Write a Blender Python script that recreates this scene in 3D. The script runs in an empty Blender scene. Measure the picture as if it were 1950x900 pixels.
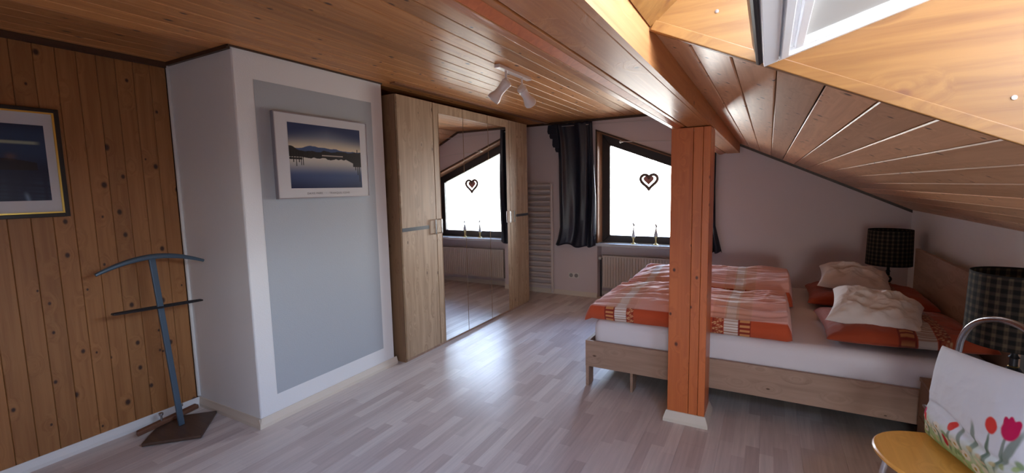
import bpy, bmesh, math, random
import numpy as np
from mathutils import Vector, Matrix, noise

random.seed(7)
rng = np.random.default_rng(11)
C = bpy.context.scene.collection
scn = bpy.context.scene
pi = math.pi

# ------------------------------------------------------------------ camera, sky, exposure
cam_d = bpy.data.cameras.new('camera')
cam = bpy.data.objects.new('camera', cam_d)
C.objects.link(cam)
cam_d.sensor_fit = 'HORIZONTAL'
cam_d.sensor_width = 36.0
cam_d.lens = 36.0 * 873.94 / 1950.0
cam_d.clip_start = 0.02
R_ = Vector((0.87331343, 0.48671341, -0.0208256))
U_ = Vector((-0.03343346, 0.10252859, 0.99416804))
F_ = Vector((-0.48601013, 0.86752403, -0.10581211))
M4 = Matrix((R_, U_, -F_)).transposed().to_4x4()
M4.translation = Vector((0, 0, 1.44))
cam.matrix_world = M4
scn.camera = cam

w = bpy.data.worlds.new('overcast_sky')
scn.world = w
w.use_nodes = True
bg = w.node_tree.nodes['Background']
# hazy bright horizon, deeper blue overhead, sunlit land below
_n, _l = w.node_tree.nodes.new, w.node_tree.links.new
_tc = _n('ShaderNodeTexCoord')
_sp = _n('ShaderNodeSeparateXYZ')
_cr = _n('ShaderNodeValToRGB')
_mr = _n('ShaderNodeMapRange')
_mr.inputs[1].default_value = -1.0
_l(_tc.outputs['Generated'], _sp.inputs[0])
_l(_sp.outputs[2], _mr.inputs[0])
_l(_mr.outputs[0], _cr.inputs['Fac'])
_el = _cr.color_ramp.elements
_el[0].position, _el[0].color = 0.30, (0.34, 0.33, 0.29, 1)
_el[1].position, _el[1].color = 1.0, (0.12, 0.25, 0.56, 1)
for _p, _c in ((0.48, (0.62, 0.62, 0.60, 1)), (0.52, (1.0, 1.0, 0.98, 1)), (0.62, (0.72, 0.85, 1.0, 1)), (0.80, (0.24, 0.43, 0.84, 1))):
    _e = _el.new(_p)
    _e.color = _c
_l(_cr.outputs[0], bg.inputs[0])
bg.inputs[1].default_value = 6.0

vs = scn.view_settings
vs.view_transform = 'Standard'
vs.look = 'None'
vs.gamma = 1.0
vs.exposure = 2.5


def portal(loc, sx, sy, direction):
    """light portal in an opening: only guides the sampling of the sky"""
    d = bpy.data.lights.new('sky_portal', 'AREA')
    d.shape = 'RECTANGLE'
    d.size, d.size_y = sx, sy
    d.cycles.is_portal = True
    o = bpy.data.objects.new('sky_portal', d)
    C.objects.link(o)
    o.location = loc
    o.rotation_euler = Vector(direction).to_track_quat('-Z', 'Y').to_euler()


SA = math.atan(0.48)                      # pitch of the roof
SC, SS = math.cos(SA), math.sin(SA)
portal((-1.26, 5.90, 1.36), 1.30, 1.5, (0, -1, 0))
portal((0.506 + 0.11 * SS, 0.745, 1.867 + 0.11 * SC), 1.25, 1.20, (-SS, 0, -SC))

portal((0.43, -1.92, 0.90), 0.90, 1.0, (0, 1, 0))


# ------------------------------------------------------------------ geometry helpers
class M:
    def __init__(s):
        s.v, s.f = [], []

    def add(s, vs, fs):
        n = len(s.v)
        s.v += [tuple(p) for p in vs]
        s.f += [tuple(i + n for i in f) for f in fs]
        return s

    def box(s, x0, x1, y0, y1, z0, z1):
        return s.add([(x0, y0, z0), (x1, y0, z0), (x1, y1, z0), (x0, y1, z0),
                      (x0, y0, z1), (x1, y0, z1), (x1, y1, z1), (x0, y1, z1)],
                     [(3, 2, 1, 0), (4, 5, 6, 7), (0, 1, 5, 4), (1, 2, 6, 5), (2, 3, 7, 6), (3, 0, 4, 7)])

    def obox(s, o, a, b, c):
        """box from corner o spanned by three edge vectors"""
        o, a, b, c = map(Vector, (o, a, b, c))
        if a.cross(b).dot(c) < 0:
            a, b = b, a
        p = [o, o + a, o + a + b, o + b]
        return s.add(p + [q + c for q in p],
                     [(3, 2, 1, 0), (4, 5, 6, 7), (0, 1, 5, 4), (1, 2, 6, 5), (2, 3, 7, 6), (3, 0, 4, 7)])

    def prism(s, pts, vec):
        """planar polygon of 3-D points swept along vec"""
        p = [Vector(q) for q in pts]
        n = len(p)
        nn = Vector((0, 0, 0))
        for i in range(n):
            nn += p[i].cross(p[(i + 1) % n])
        vec = Vector(vec)
        if nn.dot(vec) < 0:
            p.reverse()
        return s.add(p + [q + vec for q in p],
                     [tuple(range(n - 1, -1, -1)), tuple(range(n, 2 * n))] +
                     [(i, (i + 1) % n, n + (i + 1) % n, n + i) for i in range(n)])

    def lathe(s, prof, origin=(0, 0, 0), axis=(0, 0, 1), seg=24, cap=True):
        o, a = Vector(origin), Vector(axis).normalized()
        t = Vector((1, 0, 0)) if abs(a.x) < 0.9 else Vector((0, 1, 0))
        e1 = a.cross(t).normalized()
        e2 = a.cross(e1)
        vs = []
        for r, h in prof:
            for k in range(seg):
                an = 2 * pi * k / seg
                vs.append(o + a * h + (e1 * math.cos(an) + e2 * math.sin(an)) * r)
        fs = []
        for i in range(len(prof) - 1):
            for k in range(seg):
                k2 = (k + 1) % seg
                fs.append((i * seg + k, i * seg + k2, (i + 1) * seg + k2, (i + 1) * seg + k))
        if cap:
            fs.append(tuple(range(seg - 1, -1, -1)))
            b = (len(prof) - 1) * seg
            fs.append(tuple(range(b, b + seg)))
        return s.add(vs, fs)

    def tube(s, pts, r, seg=10, closed=False, flat=1.0):
        p = [Vector(q) for q in pts]
        n = len(p)
        vs = []
        up = None
        for i in range(n):
            if closed:
                t = (p[(i + 1) % n] - p[i - 1]).normalized()
            else:
                t = (p[min(i + 1, n - 1)] - p[max(i - 1, 0)]).normalized()
            if up is None:
                q = Vector((0, 0, 1)) if abs(t.z) < 0.9 else Vector((1, 0, 0))
                up = (q - t * q.dot(t)).normalized()
            else:
                up = (up - t * up.dot(t)).normalized()
            sd = t.cross(up)
            rr = r[i] if hasattr(r, '__len__') else r
            for k in range(seg):
                a = 2 * pi * k / seg
                vs.append(p[i] + (sd * math.cos(a) + up * math.sin(a) * flat) * rr)
        fs = []
        for i in range(n if closed else n - 1):
            j = (i + 1) % n
            for k in range(seg):
                k2 = (k + 1) % seg
                fs.append((i * seg + k, i * seg + k2, j * seg + k2, j * seg + k))
        if not closed:
            fs.append(tuple(range(seg - 1, -1, -1)))
            fs.append(tuple(range((n - 1) * seg, n * seg)))
        return s.add(vs, fs)

    def mesh(s, name, mat, smooth=False):
        me = bpy.data.meshes.new(name)
        me.from_pydata(s.v, [], s.f)
        me.update()
        if mat:
            me.materials.append(mat)
        if smooth:
            me.polygons.foreach_set('use_smooth', [True] * len(me.polygons))
            me.set_sharp_from_angle(angle=math.radians(40))
        return me


WL = {}                                    # world offset of each parent


def obj(name, m, mat=None, parent=None, smooth=False, bevel=0.0, seg=2, kind=None, label=None, cat=None, group=None):
    me = m.mesh(name, mat, smooth) if isinstance(m, M) else m
    o = bpy.data.objects.new(name, me)
    C.objects.link(o)
    off = Vector((0, 0, 0))
    if parent:
        o.parent = parent
        off = WL.get(parent.name, Vector((0, 0, 0)))
        o.location = -off
    WL[o.name] = Vector((0, 0, 0))
    if bevel:
        b = o.modifiers.new('bevel', 'BEVEL')
        b.width, b.segments, b.limit_method = bevel, seg, 'ANGLE'
        b.angle_limit = math.radians(35)
        b.harden_normals = False
    tag(o, label, cat, group, kind)
    return o


def tag(o, label=None, cat=None, group=None, kind=None):
    if label: o['label'] = label
    if cat: o['category'] = cat
    if group: o['group'] = group
    if kind: o['kind'] = kind


def thing(name, label, cat, loc=(0, 0, 0), group=None, kind=None):
    o = bpy.data.objects.new(name, None)
    o.empty_display_size = 0.05
    C.objects.link(o)
    o.location = loc
    WL[o.name] = Vector(loc)
    tag(o, label, cat, group, kind)
    return o


def copy_tree(o, parent=None):
    c = o.copy()
    C.objects.link(c)
    if parent: c.parent = parent
    for ch in list(o.children): copy_tree(ch, c)
    return c


def paint(me, cols, name='print'):
    """print / weave colours per vertex (linear rgb)"""
    a = me.color_attributes.new(name, 'FLOAT_COLOR', 'POINT')
    c = np.ones((len(me.vertices), 4), dtype=np.float32)
    c[:, :3] = cols
    a.data.foreach_set('color', c.ravel())


def srgb(r, g, b):
    f = lambda c: (c / 255 / 12.92) if c / 255 <= 0.04045 else ((c / 255 + 0.055) / 1.055) ** 2.4
    return (f(r), f(g), f(b))


# ------------------------------------------------------------------ materials
def new_mat(name):
    m = bpy.data.materials.new(name)
    m.use_nodes = True
    nt = m.node_tree
    return m, nt, nt.nodes['Principled BSDF']


def plain(name, col, rough=0.5, metal=0.0, spec=0.5, bump=0.0, bscale=200, vary=0.0):
    m, nt, b = new_mat(name)
    b.inputs['Base Color'].default_value = (*col, 1)
    b.inputs['Roughness'].default_value = rough
    b.inputs['Metallic'].default_value = metal
    b.inputs['Specular IOR Level'].default_value = spec
    N, L = nt.nodes.new, nt.links.new
    if bump or vary:
        tc = N('ShaderNodeTexCoord')
        n = N('ShaderNodeTexNoise')
        n.inputs['Scale'].default_value = bscale
        n.inputs['Detail'].default_value = 3
        L(tc.outputs['Object'], n.inputs['Vector'])
        if bump:
            bp = N('ShaderNodeBump')
            bp.inputs['Strength'].default_value = bump
            bp.inputs['Distance'].default_value = 0.002
            L(n.outputs['Fac'], bp.inputs['Height'])
            L(bp.outputs['Normal'], b.inputs['Normal'])
        if vary:
            n2 = N('ShaderNodeTexNoise')
            n2.inputs['Scale'].default_value = bscale * 0.12
            n2.inputs['Detail'].default_value = 4
            L(tc.outputs['Object'], n2.inputs['Vector'])
            mx = N('ShaderNodeMix')
            mx.data_type = 'RGBA'
            mx.inputs['A'].default_value = (*[c * (1 - vary) for c in col], 1)
            mx.inputs['B'].default_value = (*[min(1, c * (1 + vary)) for c in col], 1)
            L(n2.outputs['Fac'], mx.inputs['Factor'])
            L(mx.outputs['Result'], b.inputs['Base Color'])
    return m


def wood(name, light, dark, knot, rough=0.35, grain=(1.4, 34, 34), axis=0, knots=1.0, kscale=7.0, tint=0.25, coat=0.0, bump=0.15, knot_r=0.085, kasp=0.72):
    """plank wood: long grain along the local axis, knots, every plank its own tone"""
    m, nt, b = new_mat(name)
    N, L = nt.nodes.new, nt.links.new
    tc = N('ShaderNodeTexCoord')
    oi = N('ShaderNodeObjectInfo')
    rnd = N('ShaderNodeVectorMath'); rnd.operation = 'SCALE'
    cmb = N('ShaderNodeCombineXYZ')
    for k, mul in enumerate((37.0, 11.0, 53.0)):
        q = N('ShaderNodeMath'); q.operation = 'MULTIPLY'; q.inputs[1].default_value = mul
        L(oi.outputs['Random'], q.inputs[0]); L(q.outputs[0], cmb.inputs[k])
    ad = N('ShaderNodeVectorMath'); ad.operation = 'ADD'
    L(tc.outputs['Object'], ad.inputs[0]); L(cmb.outputs[0], ad.inputs[1])
    g = list(grain)
    if axis == 1: g = [grain[1], grain[0], grain[2]]
    if axis == 2: g = [grain[1], grain[2], grain[0]]
    mp = N('ShaderNodeMapping'); mp.inputs['Scale'].default_value = g
    L(ad.outputs[0], mp.inputs['Vector'])
    # knots
    vo = N('ShaderNodeTexVoronoi'); vo.feature = 'F1'; vo.voronoi_dimensions = '2D'
    sx_ = N('ShaderNodeSeparateXYZ'); L(ad.outputs[0], sx_.inputs[0])
    oth = [k for k in range(3) if k != axis]
    sm1 = N('ShaderNodeMath'); sm1.operation = 'ADD'
    L(sx_.outputs[oth[0]], sm1.inputs[0]); L(sx_.outputs[oth[1]], sm1.inputs[1])
    ck = N('ShaderNodeCombineXYZ'); L(sx_.outputs[axis], ck.inputs[0]); L(sm1.outputs[0], ck.inputs[1])
    mk = N('ShaderNodeMapping'); mk.inputs['Scale'].default_value = (kscale * kasp, kscale, 1)
    L(ck.outputs[0], mk.inputs['Vector']); L(mk.outputs[0], vo.inputs['Vector'])
    vo.inputs['Scale'].default_value = 1.0
    # grain bends round the knots
    bend = N('ShaderNodeMapRange'); bend.inputs[1].default_value = 0.0; bend.inputs[2].default_value = 0.32
    bend.inputs[3].default_value = 1.6; bend.inputs[4].default_value = 0.0
    L(vo.outputs['Distance'], bend.inputs[0])
    ab = N('ShaderNodeVectorMath'); ab.operation = 'ADD'
    cb = N('ShaderNodeCombineXYZ')
    for k in range(3): L(bend.outputs[0], cb.inputs[k])
    L(mp.outputs[0], ab.inputs[0]); L(cb.outputs[0], ab.inputs[1])
    n1 = N('ShaderNodeTexNoise'); n1.inputs['Scale'].default_value = 1.0; n1.inputs['Detail'].default_value = 5
    n1.inputs['Roughness'].default_value = 0.6; n1.inputs['Distortion'].default_value = 0.6
    L(ab.outputs[0], n1.inputs['Vector'])
    cr = N('ShaderNodeValToRGB')
    cr.color_ramp.elements[0].position = 0.30; cr.color_ramp.elements[0].color = (*dark, 1)
    cr.color_ramp.elements[1].position = 0.62; cr.color_ramp.elements[1].color = (*light, 1)
    L(n1.outputs['Fac'], cr.inputs['Fac'])
    # plank tone
    tone = N('ShaderNodeMapRange')
    tone.inputs[3].default_value = 1 - tint; tone.inputs[4].default_value = 1 + tint * 0.6
    L(oi.outputs['Random'], tone.inputs[0])
    mu = N('ShaderNodeVectorMath'); mu.operation = 'SCALE'
    L(cr.outputs['Color'], mu.inputs[0]); L(tone.outputs[0], mu.inputs['Scale'])
    out = mu.outputs[0]
    if knots > 0:
        km = N('ShaderNodeMapRange'); km.inputs[1].default_value = knot_r * 0.45; km.inputs[2].default_value = knot_r
        km.inputs[3].default_value = 1.0; km.inputs[4].default_value = 0.0
        sep = N('ShaderNodeSeparateColor'); L(vo.outputs['Color'], sep.inputs[0])
        sz = N('ShaderNodeMapRange'); sz.inputs[3].default_value = 0.45; sz.inputs[4].default_value = 1.35
        L(sep.outputs[1], sz.inputs[0])
        dv = N('ShaderNodeMath'); dv.operation = 'DIVIDE'
        L(vo.outputs['Distance'], dv.inputs[0]); L(sz.outputs[0], dv.inputs[1])
        L(dv.outputs[0], km.inputs[0])
        th = N('ShaderNodeMath'); th.operation = 'LESS_THAN'; th.inputs[1].default_value = knots * 0.6
        L(sep.outputs[0], th.inputs[0])
        kk = N('ShaderNodeMath'); kk.operation = 'MULTIPLY'
        L(km.outputs[0], kk.inputs[0]); L(th.outputs[0], kk.inputs[1])
        mx = N('ShaderNodeMix'); mx.data_type = 'RGBA'
        L(kk.outputs[0], mx.inputs['Factor']); L(out, mx.inputs['A'])
        mx.inputs['B'].default_value = (*knot, 1)
        out = mx.outputs['Result']
    L(out, b.inputs['Base Color'])
    b.inputs['Roughness'].default_value = rough
    b.inputs['Coat Weight'].default_value = coat
    b.inputs['Coat Roughness'].default_value = 0.22
    if bump:
        bp = N('ShaderNodeBump'); bp.inputs['Strength'].default_value = bump; bp.inputs['Distance'].default_value = 0.002
        L(n1.outputs['Fac'], bp.inputs['Height']); L(bp.outputs['Normal'], b.inputs['Normal'])
    return m


def printed(name, rough=0.6, weave=0.0, wscale=900, sheen=0.0, spec=0.3):
    m, nt, b = new_mat(name)
    N, L = nt.nodes.new, nt.links.new
    a = N('ShaderNodeVertexColor'); a.layer_name = 'print'
    L(a.outputs['Color'], b.inputs['Base Color'])
    b.inputs['Roughness'].default_value = rough
    b.inputs['Specular IOR Level'].default_value = spec
    b.inputs['Sheen Weight'].default_value = sheen
    if weave:
        tc = N('ShaderNodeTexCoord')
        n = N('ShaderNodeTexNoise'); n.inputs['Scale'].default_value = wscale
        L(tc.outputs['Object'], n.inputs['Vector'])
        bp = N('ShaderNodeBump'); bp.inputs['Strength'].default_value = weave; bp.inputs['Distance'].default_value = 0.001
        L(n.outputs['Fac'], bp.inputs['Height']); L(bp.outputs['Normal'], b.inputs['Normal'])
    return m


def glass(name):
    m = bpy.data.materials.new(name)
    m.use_nodes = True
    nt = m.node_tree
    nt.nodes.clear()
    N, L = nt.nodes.new, nt.links.new
    o = N('ShaderNodeOutputMaterial'); t = N('ShaderNodeBsdfTransparent'); g = N('ShaderNodeBsdfGlossy')
    g.inputs['Roughness'].default_value = 0.01
    f = N('ShaderNodeFresnel'); f.inputs['IOR'].default_value = 1.45
    mx = N('ShaderNodeMixShader')
    L(f.outputs[0], mx.inputs[0]); L(t.outputs[0], mx.inputs[1]); L(g.outputs[0], mx.inputs[2]); L(mx.outputs[0], o.inputs[0])
    return m


def floor_mat():
    m, nt, b = new_mat('laminate')
    N, L = nt.nodes.new, nt.links.new
    ge = N('ShaderNodeNewGeometry')
    sp = N('ShaderNodeSeparateXYZ'); L(ge.outputs['Position'], sp.inputs[0])
    def mth(op, a, v=None, bb=None):
        n = N('ShaderNodeMath'); n.operation = op
        L(a, n.inputs[0])
        if v is not None: n.inputs[1].default_value = v
        if bb is not None: L(bb, n.inputs[1])
        return n.outputs[0]
    sx = mth('FLOOR', mth('DIVIDE', sp.outputs[0], 0.0657))
    w1 = N('ShaderNodeTexWhiteNoise'); w1.noise_dimensions = '1D'; L(sx, w1.inputs['W'])
    yo = mth('ADD', sp.outputs[1], bb=mth('MULTIPLY', w1.outputs['Value'], 3.0))
    sy = mth('FLOOR', mth('DIVIDE', yo, 0.40))
    cm = N('ShaderNodeCombineXYZ'); L(sx, cm.inputs[0]); L(sy, cm.inputs[1])
    w2 = N('ShaderNodeTexWhiteNoise'); w2.noise_dimensions = '2D'; L(cm.outputs[0], w2.inputs['Vector'])
    cr = N('ShaderNodeValToRGB')
    e = cr.color_ramp.elements
    e[0].position = 0.0; e[0].color = (0.56, 0.47, 0.43, 1)
    e[1].position = 1.0; e[1].color = (0.74, 0.665, 0.61, 1)
    k = e.new(0.45); k.color = (0.65, 0.565, 0.52, 1)
    L(w2.outputs['Value'], cr.inputs['Fac'])
    mp = N('ShaderNodeMapping'); mp.inputs['Scale'].default_value = (60, 3, 1)
    L(ge.outputs['Position'], mp.inputs['Vector'])
    n = N('ShaderNodeTexNoise'); n.inputs['Scale'].default_value = 1; n.inputs['Detail'].default_value = 4
    L(mp.outputs[0], n.inputs['Vector'])
    mr = N('ShaderNodeMapRange'); mr.inputs[1].default_value = 0.3; mr.inputs[2].default_value = 0.7
    mr.inputs[3].default_value = 0.9; mr.inputs[4].default_value = 1.08
    L(n.outputs['Fac'], mr.inputs[0])
    sc = N('ShaderNodeVectorMath'); sc.operation = 'SCALE'
    L(cr.outputs[0], sc.inputs[0]); L(mr.outputs[0], sc.inputs['Scale'])
    L(sc.outputs[0], b.inputs['Base Color'])
    b.inputs['Roughness'].default_value = 0.36
    b.inputs['Specular IOR Level'].default_value = 0.35
    return m


PINE_L, PINE_D, KNOT = (0.56, 0.27, 0.088), (0.40, 0.165, 0.048), (0.085, 0.030, 0.012)
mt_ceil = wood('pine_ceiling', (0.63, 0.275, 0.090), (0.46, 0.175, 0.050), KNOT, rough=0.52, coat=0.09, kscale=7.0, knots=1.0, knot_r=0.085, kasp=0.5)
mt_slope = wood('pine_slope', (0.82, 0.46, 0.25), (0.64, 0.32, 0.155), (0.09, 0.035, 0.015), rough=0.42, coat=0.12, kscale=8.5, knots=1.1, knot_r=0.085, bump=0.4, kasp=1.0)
mt_wall_pine = wood('pine_wall', (0.37, 0.165, 0.055), (0.27, 0.108, 0.033), (0.045, 0.016, 0.008), rough=0.5, coat=0.05, kscale=6.6, knots=1.2, knot_r=0.09, tint=0.10)
mt_beam = wood('pine_beam', (0.60, 0.235, 0.072), (0.46, 0.155, 0.042), KNOT, rough=0.47, axis=1, coat=0.1, kscale=5.0, tint=0.08, bump=0.8, knot_r=0.06, knots=0.8)
mt_post = wood('pine_post', (0.63, 0.165, 0.043), (0.50, 0.115, 0.027), (0.10, 0.022, 0.008), rough=0.38, axis=2, coat=0.2, kscale=7.5, tint=0.12, knots=0.8, knot_r=0.085)
mt_lining = wood('pine_lining', (0.36, 0.158, 0.036), (0.245, 0.095, 0.020), (0.20, 0.07, 0.02), rough=0.45, axis=0, grain=(2.0, 30, 34), kscale=5.0, tint=0.05, knots=0.8, knot_r=0.09)
mt_darkwood = wood('dark_wood_trim', (0.075, 0.036, 0.02), (0.045, 0.022, 0.013), (0.02, 0.01, 0.006), rough=0.45, axis=1, knots=0, tint=0.1)
mt_brown = wood('brown_lining', (0.33, 0.15, 0.07), (0.24, 0.10, 0.045), KNOT, rough=0.4, axis=2, knots=0, tint=0.1)
OAK_L, OAK_D, OAK_K = (0.49, 0.345, 0.215), (0.31, 0.195, 0.11), (0.10, 0.05, 0.025)
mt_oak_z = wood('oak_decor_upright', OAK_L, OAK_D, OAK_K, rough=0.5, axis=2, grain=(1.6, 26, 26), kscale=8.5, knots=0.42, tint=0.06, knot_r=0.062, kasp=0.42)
mt_oak_x = wood('oak_decor_lengthwise', (0.42, 0.27, 0.195), (0.29, 0.175, 0.12), OAK_K, rough=0.5, axis=0, grain=(1.0, 16, 16), kscale=7.5, knots=0.35, tint=0.06, knot_r=0.055, kasp=0.5)
mt_oak_y = wood('oak_decor_crosswise', (0.42, 0.27, 0.195), (0.29, 0.175, 0.12), OAK_K, rough=0.5, axis=1, grain=(1.0, 16, 16), kscale=7.5, knots=0.35, tint=0.06, knot_r=0.055, kasp=0.5)
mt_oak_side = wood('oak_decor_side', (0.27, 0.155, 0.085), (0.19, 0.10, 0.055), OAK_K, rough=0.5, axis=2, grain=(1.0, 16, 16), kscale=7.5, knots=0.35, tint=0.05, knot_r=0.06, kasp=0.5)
mt_plaster = plain('plaster_white', (0.80, 0.77, 0.78), 0.85, bump=0.5, bscale=160)
mt_knee = plain('plaster_low_wall', (0.90, 0.89, 0.90), 0.85, bump=0.5, bscale=160)
mt_gable = plain('plaster_gable', (0.66, 0.57, 0.57), 0.85, bump=0.5, bscale=140)
mt_chim = plain('plaster_chimney', (0.80, 0.80, 0.80), 0.7, bump=0.35, bscale=160)
mt_field = plain('grey_wall_paint', (0.42, 0.455, 0.49), 0.55, bump=0.35, bscale=160)
mt_cream = plain('cream_skirting', (0.70, 0.62, 0.52), 0.5)
mt_whiteskirt = plain('white_skirting', (0.75, 0.74, 0.72), 0.5)
mt_floor = floor_mat()
mt_backing = plain('dark_joint', (0.055, 0.026, 0.014), 0.8)
mt_screed = plain('dark_subfloor', (0.08, 0.06, 0.05), 0.9)
mt_mirror = plain('mirror', (0.88, 0.90, 0.90), 0.0, metal=1.0)
mt_chrome = plain('chrome', (0.75, 0.75, 0.76), 0.12, metal=1.0)
mt_darkchrome = plain('dark_chrome', (0.36, 0.36, 0.39), 0.15, metal=1.0)
mt_satin = plain('satin_steel', (0.55, 0.55, 0.56), 0.3, metal=1.0)
mt_inlay = plain('dark_inlay', (0.045, 0.055, 0.07), 0.3)
mt_bluesteel = plain('blue_grey_metal', (0.10, 0.155, 0.215), 0.35, metal=0.4)
mt_darkmetal = plain('dark_metal', (0.04, 0.04, 0.045), 0.35, metal=0.7)
mt_walnut = wood('dark_stained_wood', (0.10, 0.058, 0.038), (0.065, 0.036, 0.025), (0.02, 0.01, 0.01), rough=0.4, knots=0, tint=0.1)
mt_mahog = wood('reddish_wood', (0.19, 0.085, 0.05), (0.13, 0.055, 0.03), (0.03, 0.01, 0.01), rough=0.4, axis=1, knots=0, tint=0.1)
mt_frame_dark = plain('dark_window_frame', (0.028, 0.022, 0.022), 0.4)
mt_marble = plain('pale_stone_sill', (0.55, 0.58, 0.60), 0.25, vary=0.12, bscale=60)
mt_rad = plain('radiator_enamel', (0.66, 0.60, 0.52), 0.4)
mt_towel = plain('towel_rail_enamel', (0.66, 0.58, 0.55), 0.35)
mt_plastic = plain('white_plastic', (0.72, 0.70, 0.66), 0.35)
mt_plastic_dim = plain('grey_socket_well', (0.30, 0.28, 0.27), 0.5)
mt_curtain = plain('navy_satin_curtain', (0.016, 0.019, 0.034), 0.38, spec=0.6)
mt_wire = plain('steel_wire', (0.62, 0.58, 0.56), 0.4, metal=0.6)
mt_sash = plain('white_sash_paint', (0.88, 0.88, 0.90), 0.35)
mt_gasket = plain('black_gasket', (0.015, 0.016, 0.02), 0.45)
mt_alu = plain('grey_brown_cladding', (0.10, 0.075, 0.085), 0.4)
mt_blind = plain('grey_blind_cloth', (0.46, 0.45, 0.43), 0.9)
mt_glass = glass('window_glass')
mt_spot = plain('white_spot_enamel', (0.80, 0.71, 0.68), 0.35)
mt_brass = plain('brass', (0.62, 0.47, 0.20), 0.3, metal=1.0)
mt_candle = plain('candle_wax', (0.55, 0.57, 0.62), 0.5)
mt_sheet = plain('white_sheet', (0.74, 0.70, 0.74), 0.9, bump=0.25, bscale=60)
mt_whitecase = plain('white_pillowcase', (0.66, 0.60, 0.58), 0.9, bump=0.2, bscale=500)
mt_print_bed = printed('printed_bed_linen', 0.85, weave=0.2, sheen=0.15)
mt_print_cushion = printed('printed_cushion_cover', 0.85, weave=0.25)
mt_print_paper = printed('printed_paper', 0.35, spec=0.4)
mt_shade = printed('checked_shade_fabric', 0.9, weave=0.2)
mt_mount = plain('white_mount', (0.60, 0.59, 0.60), 0.6)
mt_silver = plain('silver_moulding', (0.35, 0.33, 0.36), 0.4, metal=0.5)
mt_black = plain('black_moulding', (0.012, 0.012, 0.014), 0.3)
mt_gold = plain('gold_moulding', (0.75, 0.58, 0.16), 0.3, metal=1.0)
mt_seat = wood('beech_seat', (0.92, 0.47, 0.10), (0.80, 0.37, 0.07), (0.4, 0.15, 0.03), rough=0.35, axis=1, knots=0, tint=0.02, coat=0.3)
mt_wicker = plain('brown_wicker', (0.16, 0.105, 0.09), 0.8)
mt_redheart = plain('faded_red_wood', (0.42, 0.20, 0.17), 0.7)
mt_ink = plain('grey_ink', (0.10, 0.10, 0.11), 0.8)
mt_glow = plain('lamp_glass', (0.8, 0.8, 0.75), 0.4)

# ------------------------------------------------------------------ room dimensions
XL, XR, YN, YF = -3.37, 1.185, -1.60, 5.62
ZC = 2.272                                  # flat ceiling
roof = lambda x: 1.720 - 0.48 * x
XK = (1.720 - ZC) / 0.48                   # crease between flat and sloping ceiling
XB0, XB1 = -0.497, -0.292                   # beam and post
YS0, YS1 = 0.20, 1.29                       # skylight opening
XS0, XS1 = -0.288, 1.00


def plank_mesh(name, length, width, mat, t=0.014, ch=0.004):
    """one tongue-and-groove board: local X is its length, face at z = 0 looking along +z"""
    h = width / 2
    prof = [(-h, -t), (h, -t), (h, -ch * 0.9), (h - ch, 0), (-h + ch, 0), (-h, -ch * 0.9)]
    m = M()
    m.prism([(0, y, z) for y, z in prof], (length, 0, 0))
    return m.mesh(name, mat)


PM = {}


def plank(name, parent, origin, xdir, ydir, length, width, mat, t=0.014, ch=0.004):
    key = (name, round(length, 3), round(width, 4), mat.name, t)
    if key not in PM: PM[key] = plank_mesh(name, length, width, mat, t, ch)
    o = bpy.data.objects.new(name, PM[key])
    C.objects.link(o)
    x, y = Vector(xdir), Vector(ydir)
    z = x.cross(y)
    mw = Matrix((x, y, z)).transposed().to_4x4()
    mw.translation = Vector(origin)
    o.parent = parent
    o.matrix_basis = mw
    return o


# ------------------------------------------------------------------ floor
fl = obj('floor', M().box(XL - 0.1, XR + 0.1, YN - 0.1, YF + 0.3, -0.08, -0.012), mt_screed, kind='structure')
BW, BL = 0.0657 * 3, 1.285
x = math.floor((XL - 0.03) / BW) * BW
i = 0
while x < XR:
    y = YN - [0.0, 0.86, 0.43][i % 3] - 0.1
    x0 = x
    while y < YF + 0.17:
        y1 = min(y + BL, YF + 0.17)
        ln = y1 - y
        if ln > 0.02:
            m_ = plank('floor_board', fl, (x + BW / 2, y, 0), (0, 1, 0), (-1, 0, 0), ln - 0.0006, BW - 0.0006, mt_floor, t=0.011, ch=0.0005)
        y += BL
    x += BW
    i += 1

# ------------------------------------------------------------------ walls
wl = obj('wall_left', M().box(XL - 0.20, XL - 0.016, YN, YF, 0, ZC + 0.1), mt_backing, kind='structure')
pw = 0.0868
y = 1.562 - pw / 2
while y > YN:
    plank('wall_board', wl, (XL, y, 0.0), (0, 0, 1), (0, -1, 0), ZC - 0.003, pw - 0.0014, mt_wall_pine, ch=0.0028)
    y -= pw
obj('wall_left', M().box(XL - 0.016, XL, 2.72, YF, 0, ZC), mt_plaster, kind='structure')
obj('wall_chimney', M().box(XL - 0.016, -2.68, 1.580, 2.738, 0, ZC - 0.001), mt_chim, kind='structure', bevel=0.008)
wch = bpy.data.objects['wall_chimney']
obj('painted_panel', M().box(-2.6805, -2.6785, 1.699, 2.620, 0.172, 2.107), mt_field, parent=wch, label='matt grey painted rectangle')
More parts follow.
